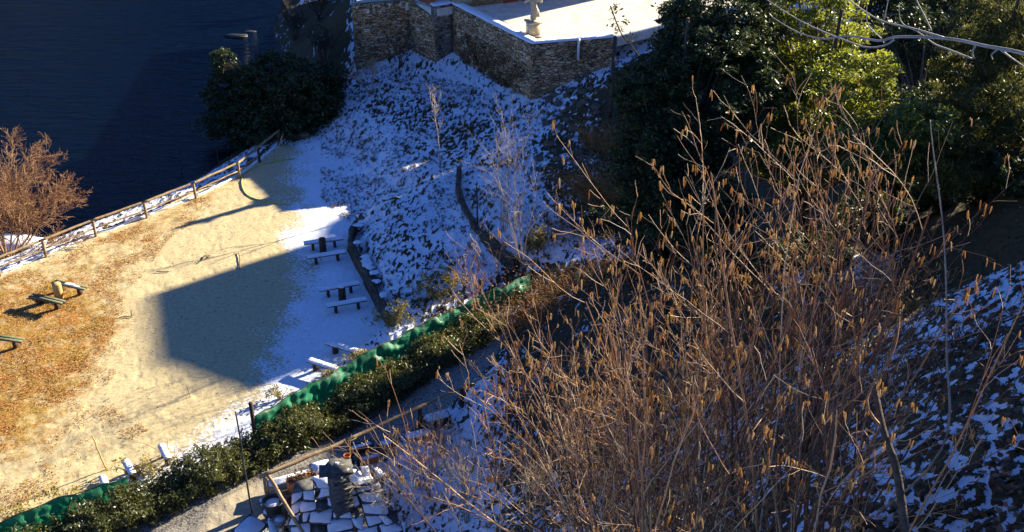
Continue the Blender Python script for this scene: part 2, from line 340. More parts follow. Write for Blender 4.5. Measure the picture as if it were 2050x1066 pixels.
terr_poly = [P(705,12,6), P(817,3,6), P(868,17,6), P(905,11,6), P(1065,92,6), P(1229,79,6), np.array((17.5,76.,6.)), np.array((45,92,6.)), np.array((20,110,6.)), np.array((-13,100,6.))]
ridge_wall = [P(*q) for q in ((915,335,2.0),(912,372,2.0),(925,415,2.1),(945,450,2.1),(985,485,2.1),(1030,520,2.0))]
path_poly = [P(*q) for q in ((1030,612,.9),(1000,628,.8),(900,690,.7),(800,745,.7),(700,790,.7),(600,840,.6),(500,890,.6),(350,960,.5),(150,1060,.5),(0,1120,.5),(0,1250,.6),(180,1230,.6),(480,1085,.6),(545,1010,.7),(700,920,.7),(900,820,.8),(980,740,.9),(1015,680,.9))]
def height(x, y):
    x = np.atleast_1d(np.asarray(x, float)); y = np.atleast_1d(np.asarray(y, float)); out = np.empty(x.size); xf = x.ravel(); yf = y.ravel()
    for i in range(0, x.size, 60000):
        a = xf[i:i+60000]; c = yf[i:i+60000]
        out[i:i+60000] = U((a[:, None]-pts[None, :, 0])**2+(c[:, None]-pts[None, :, 1])**2)@sol[:n_]+sol[n_]+sol[n_+1]*a+sol[n_+2]*c
    z = out.reshape(x.shape)
    sd = sdpoly(lawn_poly, x, y)
    L1d = sdline([P(*q) for q in ((705,455,0),(697,500,0),(738,585,0),(778,658,0))], x, y)
    z = z*sstep(0, 1, sd/(1.+3.*sstep(1., 4., L1d)))
    # terrain tucked under the terrace
    sdt = sdpoly(terr_poly, x, y); z = np.where(sdt < -.2, np.minimum(z, 5.2), z)
    return z
def H1(x, y): return float(height(x, y)[0])
def G(px, py):
    """where the photo's ray meets the terrain"""
    d = ray(px, py); lo = 3.
    ts = np.linspace(3, 140, 900)/np.linalg.norm(d); q = np.array((0, 0, H))+d[None]*ts[:, None]; hz = height(q[:, 0], q[:, 1])
    i = np.argmax(q[:, 2] < hz); t = ts[i]
    for _ in range(6):
        p = np.array((0, 0, H))+d*t; t += (p[2]-H1(p[0], p[1]))/-d[2]*.8
    p = np.array((0, 0, H))+d*t; p[2] = H1(p[0], p[1]); return p
def tuft(x, y, z=0):
    q = .3*z*sstep(30, 20, np.hypot(x, y)); x = x+q; y = y-q*.6
    return np.clip((fbm(x*9.5+fbm(x*3, y*2, 2)*2., y*5.2+fbm(x*3+9, y*2, 2)*1.5, 4)-.5)*2.3+.5, 0, 1)
th = np.concatenate([np.linspace(R(-115), R(-36), 60)[:-1], np.linspace(R(-36), R(36), 860), np.linspace(R(36), R(115), 60)[1:]])
rr = 4.5*np.exp(np.linspace(0, math.log(135/4.5), 860))
TH, RR = np.meshgrid(th, rr); X = RR*np.sin(TH); Y = RR*np.cos(TH); Z = height(X, Y)
sdl = sdpoly(lawn_poly, X, Y); sdp = sdpoly(path_poly, X, Y)
tu = tuft(X, Y, Z)
lump = fbm(X*.7+40, Y*.7, 3)
hillm = sstep(.0, .8, sdl)*sstep(-.1, .5, sdp)
Z = Z+hillm*((tu-.5)*.085+(lump-.5)*.25)+(1-hillm)*((fbm(X*1.5, Y*1.5, 4)-.5)*.05-.02*sstep(.60, .74, fbm(X*2.8, Y*4.2, 2)))
def pm(poly, w0, w1): return sstep(w1, w0, sdpoly([P(*q) for q in poly], X, Y))    # 1 inside
# snow cover (0..1), compared with the tuft height
snow = np.where(hillm > .5, .60, 0.)
snow = .77+(fbm(X*.35+5, Y*.35, 3)-.5)*.45+(fbm(X*1.3, Y*1.3+7, 3)-.5)*.3
snow -= .17*pm([(800,200,1.6),(960,190,1.8),(1040,240,2),(960,330,2),(840,300,1.6),(760,210,1.4)], -1, 1.5)   # tufted dark band under the wall
snow -= .14*pm([(780,378,1.8),(830,420,1.6),(880,520,1.4),(960,600,1.2),(880,640,1),(820,560,1),(770,460,1.2)], -.5, .8)
snow += .25*pm([(850,380,1.5),(905,340,1.5),(935,450,1.5),(1010,540,1.2),(950,560,1.2),(870,450,1.4)], -.4, .6)
snow += .22*pm([(560,300,.3),(690,280,.8),(860,330,1.4),(760,400,.8),(640,420,.4)], -1, 1.5)
snow -= .5*pm([(1190,150,4),(1130,230,2.6),(1080,280,2.2),(1100,420,2),(1240,460,2),(1230,200,3.8)], -.4, .8)
snow -= (.35+.9*fbm(X*.5, Y*.5, 3))*pm([(540,280,-.8),(545,0,-.8),(700,0,1.5),(690,90,1.5),(650,240,.5)], -.5, 1.5)
snow -= 1.5*pm([(1230,120,5),(1240,470,2),(1450,560,4),(1700,560,7),(1880,430,9),(1990,390,12),(2150,300,12),(2300,100,8),(1900,0,6)], -1, 1.2)  # bare under the evergreens
nearm = sstep(26, 18, RR)*sstep(R(8), R(16), TH)
snow = snow*(1-nearm)+nearm*(.45+(fbm(X*.9, Y*.9, 3)-.5)*.7)
mid = pm([(1020,560,1),(1050,1066,5),(1500,1066,15),(1750,760,14),(1760,620,10),(1500,560,5),(1250,500,3)], -.5, 1.5); snow -= (.30+.3*(fbm(X*.6+3, Y*.6, 3)-.3)+.35*sstep(22, 30, RR))*mid
snow += .35*sstep(1.6, .7, np.hypot(X-P(1790,650,11)[0], Y-P(1790,650,11)[1]))
snow -= .9*pm([(1840,470,14),(1930,455,15),(2020,440,15.5),(2200,420,16),(2300,250,18),(1900,250,9),(1800,400,9)], -.5, .9)
# lawn snow: right side, fading outward
sp1 = [P(*q) for q in ((560,270),(720,280),(820,420),(820,480),(850,680),(680,800),(540,880),(440,925),(330,965),(200,1010),(150,985),(290,905),(380,855),(470,800),(510,690),(538,600),(570,540),(560,505),(535,470),(560,440),(550,380),(560,320))]
s1 = sdpoly(sp1, X, Y); snl = .86-.86*sstep(-2.6, 1.6, s1+(fbm(X*.9, Y*.9, 4)-.5)*2.2)
snl = np.maximum(snl, .47*sstep(.5, .1, sdline([P(0,553),P(100,513),P(300,429),P(480,349),P(560,293)], X, Y)))
snow = np.where(hillm > .5, snow, snl)
snow = np.where((sdp < .25) & (hillm < .9), .25, snow)
snow = np.where(Z < -1.0, .1, snow)
# grass on the lawn / smooth concrete patch on the path
gm = .10+.36*sstep(0, 1, pm([(-300,700,0),(0,550,0),(300,430,0),(480,350,0),(470,380,0),(330,470,0),(230,600,0),(230,700,0),(180,800,0),(100,880,0),(-300,1050,0)], -1.5, 1.5))
gm += .26*pm([(-300,640,0),(0,555,0),(160,600,0),(230,660,0),(120,740,0),(0,860,0),(-300,900,0)], -1, 2)
gm += .16*pm([(0,820,0),(300,760,0),(330,860,0),(150,960,0),(0,1040,0),(-200,1000,0)], -1.5, 2.)+.12*pm([(100,560,0),(330,590,0),(320,740,0),(100,800,0)], -1, 1)
gm -= .28*pm([(250,700,0),(500,780,0),(400,860,0),(250,900,0),(150,820,0)], -1, 1.5)
gm = gm+(fbm(X*.5+9, Y*.5, 3)-.5)*.35
gm = np.where(sdp < .2, pm([(400,1066,.6),(430,1010,.7),(500,960,.7),(560,990,.6),(560,1100,.5)], -.2, .3), gm)
grid = np.arange(TH.size).reshape(TH.shape)
fq = np.stack([grid[:-1, :-1], grid[:-1, 1:], grid[1:, 1:], grid[1:, :-1]], -1).reshape(-1, 4)
V = np.stack([X.ravel(), Y.ravel(), Z.ravel()], 1); A3 = dict(snow=snow.ravel(), tuft=tu.ravel(), grass=gm.ravel())
cls = np.where(sdp.ravel() < 0, 2, np.where(sdl.ravel() < .15, 1, 0))[fq[:, 0]]
for k, (nm, mt) in enumerate((('hillside', 'hill'), ('lawn', 'lawn'), ('path', 'path'))):
    f = fq[cls == k]; used, inv = np.unique(f, return_inverse=True)
    mb = MB().add(V[used], inv.reshape(f.shape)); o = mb.build(nm, M[mt], smooth=True); o['kind'] = 'structure'
    for an, av in A3.items():
        a = o.data.attributes.new(an, 'FLOAT', 'POINT'); a.data.foreach_set('value', av[used].astype(np.float32))
# lake and the far shore's wooded mountain
mb = MB().add([(-500,-40,-1.5),(40,-40,-1.5),(40,520,-1.5),(-500,520,-1.5)], [(0,1,2,3)]); mb.build('lake_water', M['water'])['kind'] = 'structure'
xs = np.linspace(-900, 700, 90); ys = np.linspace(260, 900, 36); XX, YY = np.meshgrid(xs, ys)
ZZ = -4+sstep(270, 620, YY)*(120+100*fbm(XX*.006, YY*.006, 4))+(fbm(XX*.05, YY*.05, 3)-.5)*14
g = np.arange(XX.size).reshape(XX.shape)
MB().add(np.stack([XX.ravel(), YY.ravel(), ZZ.ravel()], 1), np.stack([g[:-1, :-1], g[:-1, 1:], g[1:, 1:], g[1:, :-1]], -1).reshape(-1, 4)).build('far_hills', M['forest'], smooth=True)['kind'] = 'structure'

# ------------------------------------------------------------ terrace: floor, walls, statue, buildings
tp = [q.copy() for q in terr_poly]
def poly_slab(name, poly, z0, z1, mat, parent=None):
    n = len(poly); v = [(q[0], q[1], z1) for q in poly]+[(q[0], q[1], z0) for q in poly]
    me = bpy.data.meshes.new(name); me.from_pydata(v, [], [tuple(range(n)), tuple(range(2*n-1, n-1, -1))]+[(i, i+n, (i+1) % n+n, (i+1) % n) for i in range(n)])
    me.materials.append(mat); o = bpy.data.objects.new(name, me); C.objects.link(o)
    if parent: o.parent = parent; o.data.transform(Matrix.Translation(-Vector(ORG[parent.name])))
    return o
cen = np.mean(tp[:6], 0)
floor_poly = [q+(np.array((8, 80, 6))-q)/np.linalg.norm(np.array((8, 80, 6))-q)*.25 for q in tp]
sf_ = poly_slab('terrace', floor_poly, 5.4, 5.93, M['terrace']); sf_['kind'] = 'structure'
def wallmesh(line, ztop, zbot, thick, seg=.25, rag=0.):
    """wall along a line, outer face on the line (right-hand side faces out), uv in metres, gently uneven"""
    L = [np.array(q[:2], float) for q in line]; ptsl = []; us = []; zt = []; zb = []; u = 0
    for i in range(len(L)-1):
        d = np.linalg.norm(L[i+1]-L[i]); n = max(2, int(d/seg))
        for k in range(n+(1 if i == len(L)-2 else 0)):
            t = k/n; ptsl.append(L[i]*(1-t)+L[i+1]*t); us.append(u+d*t); zt.append(ztop[i]*(1-t)+ztop[i+1]*t); zb.append(zbot[i]*(1-t)+zbot[i+1]*t)
        u += d
    Pn = np.array(ptsl); tn = np.gradient(Pn, axis=0); tn /= np.linalg.norm(tn, axis=1)[:, None]; nrm = np.c_[-tn[:, 1], tn[:, 0]]
    zt = list(np.array(zt)-rag*vnoise(np.array(us)*2.2, np.array(us)*0+4)); m_ = len(Pn); rows = 14; v = []; uv = []
    for r in range(rows):
        f = r/(rows-1); z = np.array(zb)*(1-f)+np.array(zt)*f; off = (vnoise(np.array(us)*3, z*5)-.5)*.07
        q = Pn-nrm*off[:, None]-nrm*(.05*(1-f)); v.append(np.c_[q, z]); uv.append(np.c_[us, z])
    v.append(np.c_[Pn+nrm*thick, zt]); uv.append(np.c_[us, np.array(zt)+thick]); v.append(np.c_[Pn+nrm*thick, zb]); uv.append(np.c_[us, np.array(zb)-9])
    v = np.concatenate(v); uv = np.concatenate(uv); R_ = rows+2
    i = np.arange((R_-1)*m_).reshape(R_-1, m_)[:, :-1]; f = np.stack([i, i+1, i+1+m_, i+m_], -1).reshape(-1, 4)
    caps = [(r*m_, (r+1)*m_, (R_-1)*m_, (R_-1)*m_) for r in range(rows)]+[((r+1)*m_-1, (R_)*m_-1, (r+2)*m_-1, (r+2)*m_-1) for r in range(rows)]
    mb = MB().add(v, np.vstack([f, np.array(caps)])); return mb, uv
A_, B_, C_, D_, E_, G_ = tp[:6]
lw = [[A_, B_], [6.05, 6.05]], [[B_, C_], [6.12, 5.2]], [[C_, D_], [6.1, 6.1]], [[D_, E_], [6.12, 6.1]], [[E_, G_], [6.1, 6.1]]
for (line, zt), nm, lab, mt in zip(lw, ['stone_retaining_wall']*5,
        ['brown stone retaining wall at the far left end of the terrace below the railing', 'short stone wall with sloping top beside the rusty sheet gate', 'narrow grey stone pier of the terrace wall facing the slope',
         'long brown rubble stone wall carrying the snowy coping of the terrace', 'tan stone wall of the terrace behind the tall wooden post'],
        ['wallstone', 'wallstone', 'greystone', 'wallstone', 'orangestone']):
    t = thing(nm, lab, 'stone wall', (line[0][0], line[0][1], 1), group='stone walls holding up the terrace')
    mb, uv = wallmesh(line, zt, [-.5, 0] if nm else 0, .4); mb.build('masonry', M[mt], t, uv=uv, smooth=True)
    if zt[0] in (6.05, 6.12) and line[0] is not D_: continue
    a = np.array(line[0]); b_ = np.array(line[1]); d = (b_-a)[:2]; d /= np.linalg.norm(d); nr = np.array((-d[1], d[0]))
    wd = .62 if mt != 'orangestone' else .4
    c0 = np.r_[a[:2]+nr*(wd/2-.07), 6.17]; c1 = np.r_[b_[:2]+nr*(wd/2-.07), 6.17]
    c0[2] = c1[2] = 6.2; mb = MB(); n = 40; dv = (c1-c0); nn3 = np.r_[nr, 0]; v = []
    for k in range(n+1):
        q = c0+dv*k/n; e = RNG.normal(0, .012, 3); v += [q-nn3*(wd/2+e[0])-(0, 0, .07), q-nn3*(wd/2-.03+e[0])+(0, 0, .06+e[1]), q+nn3*(wd/2-.03)+(0, 0, .06+e[2]), q+nn3*wd/2-(0, 0, .07)]
    i = np.arange(n)[:, None]*4+np.arange(3)[None]; mb.add(v, list(np.stack([i, i+4, i+5, i+1], -1).reshape(-1, 4))+[(0, 1, 2, 3), (4*n+3, 4*n+2, 4*n+1, 4*n)])
    mb.build('snowy_coping', M['snow'], t)
# white drain pipe on the tan wall
p = E_+(G_-E_)*.56; nd = np.array((G_-E_)[:2]); nd /= np.linalg.norm(nd); out = np.array((nd[1], -nd[0]))
q = np.r_[p[:2]+out*.1, 0]; mb = MB().tube([q+(0, 0, 6.25), q+(0, 0, 4.9)], .085, 10)
tag(origin(mb.build('drain_pipe', simple('white_pipe', (.75, .75, .75), (.8, .8, .8), 3, .4), smooth=True), (q[0], q[1], 4.9)), 'short white pipe fixed upright to the tan terrace wall', 'pipe')
# tall wooden post at the wall's right end
g0 = G(1221, 235); t_ = P(1228, 76, 6.2); bx = g0[:2]
mb = MB().tube([(bx[0], bx[1], g0[2]-.2), (bx[0]+.03, bx[1], (g0[2]+5)/2), tuple(np.r_[t_[:2]+out*.35, 6.35])], [.14, .13, .12], 8)
tag(origin(mb.build('wooden_post', M['darkwood'], smooth=True), tuple(g0)), 'tall brown wooden post at the right end of the tan wall', 'post')
# railing above the far left wall
t = thing('metal_railing', 'thin grey metal railing above the far left terrace wall', 'railing', tuple(A_))
mb = MB(); e = (B_-A_)
for k in range(2): mb.bar(A_+e*0+(0, 0.15, .4+.55*k), B_+(0, .15, .4+.55*k), .05, .05)
mb.build('rail', M['grey'], t); mb = MB()
for k in range(30): q = A_+e*k/29+np.array((0, .15, 0)); mb.bar(q+(0, 0, .05), q+(0, 0, .95), .03, .03, (0, 1, 0))
mb.build('balusters', M['grey'], t)
# rusty sheet gate beyond the sloping wall
t = thing('sheet_gate', 'rusty brown sheet gate beside the sloping stone wall', 'gate', tuple(P(850, 12, 6)))
a = P(838, 2, 5.9); b_ = P(869, 14, 5.9); a[2] = 5.9; b_[2] = 5.9
mb = MB().bar(a+(0, .05, .6), b_+(0, .05, .6), .05, 2.5); mb.build('sheet', M['rust'], t)
for q in (a, b_): MB().tube([q+(0, .1, -.3), q+(0, .1, 2)], .06).build('gate_post', M['rust'], t)
# old building closing the terrace (its foot shows at the top)
a = P(905, 2, 5.93); b0 = P(1180, 0, 5.93); a = P(912, 17, 5.93); b_ = P(1320, -28, 5.93)
t = thing('farm_building', 'old plastered building with timber doors along the back of the terrace', 'building', tuple(a))
d = (b_-a)[:2]; L = np.linalg.norm(d); d /= L; nr = np.array((-d[1], d[0])); ang = math.atan2(d[1], d[0])
def fb(u0, u1, z0, z1, v0, v1): c = np.r_[a[:2]+d*(u0+u1)/2+nr*(v0+v1)/2, 5.93+(z0+z1)/2]; return c, (u1-u0, v1-v0, z1-z0), ang
mb = MB(); mb.box(*fb(0, L, 0, 5.2, 0, 6)); mb.build('wall', M['plaster'], t)
mb = MB(); mb.box(*fb(-.4, L+.4, 5.2, 5.5, -.6, 6.6)); mb.build('roof', M['slate'], t)
for k, (u0, u1) in enumerate(((1.2, 3.3), (4.9, 6.4), (9, 11.5))):
    if u1 < L:
        mb = MB(); n = 10
        for j in range(n): mb.box(*fb(u0+(u1-u0)*j/n+.01, u0+(u1-u0)*(j+1)/n-.01, .05, 2.3, -.07, -.003))
        mb.build('timber_door', M['darkwood'] if k != 0 else M['wood'], t)
mb = MB(); mb.box(*fb(3.5, 4.6, 0, 3, -.06, -.003)); mb.build('timber_board', M['rust'], t)
# statue
sp0 = P(1067, 72, 5.95); t = thing('garden_statue', 'weathered stone statue on square pedestal at the terrace wall', 'statue', tuple(sp0)); sp0 = np.array(sp0)
mb = MB().box(sp0+(0, 0, .06), (.95, .95, .12), .3).box(sp0+(0, 0, .5), (.72, .72, .76), .3).box(sp0+(0, 0, .93), (.92, .92, .11), .3); mb.build('pedestal', M['statue'], t)
sk = dict(ft=(0, 0, .98, .22), kn=(.03, 0, 1.25, .19), hp=(-.02, 0, 1.62, .2), wa=(.02, 0, 1.85, .15), ch=(0, 0, 2.1, .2), nk=(.01, 0, 2.33, .075), hd=(.02, -.02, 2.47, .12), ht=(.02, 0, 2.6, .09),
          sl=(-.2, 0, 2.22, .1), el=(-.42, -.03, 2.02, .065), wl=(-.3, -.2, 2.2, .05), sr=(.2, 0, 2.22, .1), er=(.42, .03, 2.0, .065), wr=(.36, -.15, 2.22, .05), dr=(.22, .05, 1.5, .1), dd=(.26, .03, 1.15, .12))
ed = [('ft','kn'),('kn','hp'),('hp','wa'),('wa','ch'),('ch','nk'),('nk','hd'),('hd','ht'),('ch','sl'),('sl','el'),('el','wl'),('ch','sr'),('sr','er'),('er','wr'),('hp','dr'),('dr','dd')]
ks = list(sk); me = bpy.data.meshes.new('figure'); me.from_pydata([sk[k][:3] for k in ks], [(ks.index(p_), ks.index(q_)) for p_, q_ in ed], [])
o = bpy.data.objects.new('figure', me); C.objects.link(o); o.parent = t; me.materials.append(M['statue'])
me.transform(Matrix.Translation((0, 0, .98))@Matrix.Diagonal((1.3, 1.3, 1.12, 1))@Matrix.Translation((0, 0, -.98)))
md = o.modifiers.new('skin', 'SKIN')
for i, k in enumerate(ks): me.skin_vertices[0].data[i].radius = (sk[k][3]*1.3, sk[k][3]*1.15)
me.skin_vertices[0].data[0].use_root = True
o.modifiers.new('sub', 'SUBSURF').render_levels = 2
# unseen houses off to the right, placed and shaped to cast the long shadows
SV = np.array((math.sin(AZ), math.cos(AZ))); NV = np.array((-SV[1], SV[0]))
def house(u0, u1, h0, hr, h1, D, depth, label, base=6.):
    o0 = SV*D+NV*(u0+u1)/2; t = thing('unseen_house', label, 'house', (o0[0], o0[1], base), group='unseen houses that cast the long shadows')
    def q(u, dd, z): return (*(SV*(D+dd)+NV*u), z)
    um = (u0*.55+u1*.45)
    prof = [(u0, base), (u1, base), (u1, h1), (um, hr), (u0, h0)]
    v = [q(u, 0, z) for u, z in prof]+[q(u, depth, z) for u, z in prof]
    mb = MB().add(v, [(0, 1, 2, 4), (2, 3, 4, 4), (5, 9, 7, 6), (9, 8, 7, 7), (0, 5, 6, 1), (1, 6, 7, 2), (4, 9, 5, 0)]); mb.build('wall', M['plaster'], t)
    mb = MB()
    for (ua, za), (ub, zb) in (((u1, h1), (um, hr)), ((um, hr), (u0, h0))):
        mb.add([q(ua, -.3, za), q(ub, -.3, zb), q(ub, depth+.3, zb), q(ua, depth+.3, za)]+[q(ua, -.3, za+.2), q(ub, -.3, zb+.2), q(ub, depth+.3, zb+.2), q(ua, depth+.3, za+.2)],
               [(0, 3, 2, 1), (4, 5, 6, 7), (0, 1, 5, 4), (1, 2, 6, 5), (2, 3, 7, 6), (3, 0, 4, 7)])
    mb.build('roof', M['slate'], t)
    for i in range(3 if u1-u0 > 4 else 1):
        for j in range(3): c = q(u0+(u1-u0)*(i+.5)/(3 if u1-u0 > 4 else 1), -.04, base+2.5+j*4); MB().box(c, (1, .06, 1.5), math.atan2(NV[1], NV[0])).build('shutter', M['darkwood'], t)
house(36.6, 46.9, 24.5, 25.2, 24.5, 85, 9, 'unseen tall plastered house with slate roof, shaped to its shadow on the lawn', 7)
house(46.95, 49.6, 20.9, 20.5, 19.0, 84, 6, 'unseen narrow low plastered house added left of the tall one to shade the slope', 7)  # added out of view to cut short the lit strip on the slope
house(21, 32.2, 26.0, 26.3, 26.0, 88, 9, 'unseen lower plastered house with slate roof added right of the tall one to shade the path', 8)  # added out of view to keep the path in shade

# ------------------------------------------------------------ low dry stone walls and loose stones
def lowwall(line, zt, zb, label, th=.25):
    snowy = 'picnic' in label; t = thing('dry_stone_wall', label, 'stone wall', tuple(line[0]), group='low curved dry stone walls'); mb, uv = wallmesh(line, zt, zb, th, .25, .22); mb.build('stones', M['lowwall'], t, uv=uv, smooth=True)
    mb = MB()
    for p_, q_, z_, z2 in zip(line[:-1], line[1:], zt[:-1], zt[1:]):
        n = max(1, int(np.linalg.norm(q_-p_)/.35)); dd = (q_-p_)[:2]/np.linalg.norm((q_-p_)[:2]); nn = np.array((-dd[1], dd[0]))
        for k in range(n):
            c = p_+(q_-p_)*(k+.5)/n; z = z_+(z2-z_)*(k+.5)/n; (RNG.random() < .55) and mb.ball((c[0]+nn[0]*.36+RNG.normal(0, .05), c[1]+nn[1]*.36+RNG.normal(0, .05), z-.03), .24, 9, .25, (1, 1, .13))
    if snowy: mb.build('snow_cap', M['snow'], t)
L1 = [P(*q) for q in ((712,462,0),(700,482,0),(697,500,0),(706,522,0),(722,552,0),(738,585,0),(752,612,0),(768,640,0),(778,658,0))]
lowwall(L1, [.72]*9, [-.1]*9, 'low dark curved stone wall at the edge of the picnic lawn')
lowwall(ridge_wall, [q[2]+.12 for q in ridge_wall], [.6]*6, 'curved dark stone wall below the upper slope beside the bare saplings')
rock_proto = {}
def rock(px, py, r, label, mat='rock', grp=None, snowy=False, name='rock', sq=(1, 1, .7), z=None):
    g = G(px, py) if z is None else P(px, py, z); o = MB().ball(g+(0, 0, r*.3), r, 8, .13, sq).build(name, M[mat], smooth=False)
    origin(o, tuple(g)); tag(o, label, 'rock', grp)
    if snowy:
        ORG[o.name] = tuple(g); s_ = MB().ball(g+(0, 0, r*.62), r*.85, 8, .08, (sq[0], sq[1], .45)).build('snow_cap', M['snow'], o)
    return o
rock(724, 440, .36, 'boulder with a snow cap at the top end of the low curved wall', snowy=True)
rock(718, 462, .22, 'small snow topped stone just below the capped boulder', snowy=True)
rock(604, 275, .5, 'reddish boulder lying under the dark tree by the fence', sq=(1.3, .8, .5))
rock(748, 322, .17, 'single small dark stone lying out on the snowy slope')
rock(476, 76, .62, 'dark flat rock rising from the lake near the bank', 'metal', sq=(1.6, .8, .2), z=-1.6)
rock(500, 66, .35, 'small dark rock in the water beside the flat rock', 'metal', sq=(1.6, .8, .2), z=-1.6)
rr_ = random.Random(3)
for i in range(80):
    px = rr_.uniform(1078, 1200); py = rr_.uniform(150, 330)
    lo = 1205-(py-120)*.62
    if px < lo-60: continue
    if px > 1225-(py-120)*.12: continue
    rock(px, py, rr_.uniform(.1, .32), 'brown stone in the rubble heap beneath the tan wall', grp='rubble stones below the tan wall', snowy=rr_.random() < .3)

# ------------------------------------------------------------ fences
def sagline(a, b, n=8, amp=.03):
    return [a+(b-a)*k/n+RNG.normal(0, amp*.3, 3)*(0 < k < n) for k in range(n+1)]
fpx = [(-70,584),(0,553),(92,515),(192,474),(294,437),(392,398),(480,357),(520,325),(560,292)]
fp = [P(q[0], q[1], 0) for q in fpx]
t = thing('wooden_rail_fence', 'long log rail fence between the sandy lawn and the lake', 'fence', tuple(fp[2]))
for i, q in enumerate(fp):
    MB().tube([q-(0, 0, .3), q+(RNG.normal(0, .02), 0, .95)], .08, 8).build('post', M['wood' if i < 7 else 'darkwood'], t, smooth=True)
for i in range(len(fp)-1):
    a = fp[i]+(0, 0, .98); b_ = fp[i+1]+(0, 0, .98); d = (b_-a)/np.linalg.norm(b_-a)
    MB().tube(sagline(a-d*.15, b_+d*.15), np.linspace(.075, .06, 9), 8).build('top_rail', M['wood'], t, smooth=True)
    MB().tube(sagline(a-(0, 0, .5), b_-(0, 0, .5)), .045, 6).build('lower_rail', M['wood' if i < 7 else 'darkwood'], t, smooth=True)
for i in range(len(fp)-1):
    a = fp[i]+(.2, .35, 0); b_ = fp[i+1]+(.2, .35, 0)
kb = MB()
for a, b_ in zip(fp[:-1], fp[1:]): kb.tube(sagline(a+(-.1, .2, .04), b_+(-.1, .2, .04), 10, .1), .09, 6)
tag(origin(kb.build('edging_log', M['snow'], smooth=True), tuple(fp[2])), 'thin snow covered log edging along the foot of the lake fence', 'edging')
# rail fence by the path above the slate roof
rp = [P(*q) for q in ((536,1000,.75),(702,928,.75),(842,862,.8),(925,822,.85),(1000,785,.9),(1080,745,1.))]
t = thing('path_rail_fence', 'log handrail on dark posts along the gravel path above the slate roof', 'fence', tuple(rp[0]))
for q in rp: MB().tube([q-(0, 0, .3), q+(0, 0, 1.05)], .085, 8).build('post', M['wood' if q is rp[0] else 'darkwood'], t, smooth=True)
for i in range(5):
    a = rp[i]+(0, 0, 1.1); b_ = rp[i+1]+(0, 0, 1.1); d = (b_-a)/np.linalg.norm(b_-a)
    MB().tube(sagline(a-d*.2, b_+d*.3), .075 if i < 2 else .05, 8).build('handrail', M['wood' if i < 3 else 'twig2'], t, smooth=True)
a = rp[0]+(0.15, 0, 1.05); b_ = P(640, 1120, .9)
MB().tube(sagline(a, b_, 8, .05), .07, 8).build('side_rail', M['wood'], t, smooth=True)
MB().tube([b_-(0, 0, 1), b_+(0, 0, .1)], .08, 8).build('post', M['wood'], t, smooth=True)
# green shade net on posts with drooping folds
def net(pxs, z0, z1, label, wave=.08):
    line = [P(*q) for q in pxs]; t = thing('shade_net', label, 'netting', tuple(line[0]), group='green nets along the hedge'); v = []; us = 0; cols = []
    for a, b_ in zip(line[:-1], line[1:]):
        n = int(np.linalg.norm(b_-a)/.12)
        for k in range(n): cols.append((a+(b_-a)*k/n, (b_-a)))
    rows = 18; n = len(cols); vv = np.zeros((rows, n, 3))
    for j, (c, d) in enumerate(cols):
        nr = np.array((-d[1], d[0], 0))/np.linalg.norm(d[:2]); s = j*.12
        sag = .10*abs(math.sin(s*.9+1))+.08*float(vnoise(np.array([s*.7]), np.array([3.]))[0])
        for r in range(rows):
            f = r/(rows-1); fold = (float(vnoise(np.array([s*1.1+f*2]), np.array([f*4+s*.4]))[0])-.5)*.3+.035*math.sin(s*7+f*9)+.04*math.sin(s*17-f*5)+(float(vnoise(np.array([s*4.]), np.array([f*6.]))[0])-.5)*.22
            vv[r, j] = c+nr*(fold*(.25+math.sin(f*math.pi))+.12*math.sin(f*math.pi*2))+np.array((0, 0, z0+(z1-z0)*f-sag*(f)+.05*math.sin(s*5+f*6)*f))-np.array((0, 0, c[2]))
    g = np.arange(rows*n).reshape(rows, n); f = np.stack([g[:-1, :-1], g[:-1, 1:], g[1:, 1:], g[1:, :-1]], -1).reshape(-1, 4)
    MB().add(vv.reshape(-1, 3), f).build('net_cloth', M['net'], t, smooth=True)
    MB().tube([vv[rows-1, k] for k in range(0, n, 4)], .02, 5).build('top_cord', M['metal'], t, smooth=True)
    return t
t = net([(508,852,1.5),(600,802,1.5),(700,742,1.5),(800,690,1.5),(900,638,1.5),(965,606,1.5),(1010,590,1.5),(1065,560,1.5)], .45, 2.02, 'long crumpled green shade net rising behind the hedge to the saplings')
for q in ((508,852,1.5),(962,600,1.5)):
    c = P(*q); MB().tube([(c[0], c[1], 0), (c[0], c[1], 2.55)], .085, 8).build('post', M['darkwood'], t, smooth=True)
t2 = net([(-60,1085,1.),(60,1046,1.),(130,1016,1.),(180,997,1.),(265,972,1.)], .2, 1.55, 'shorter slack green net at the lower left end of the hedge')
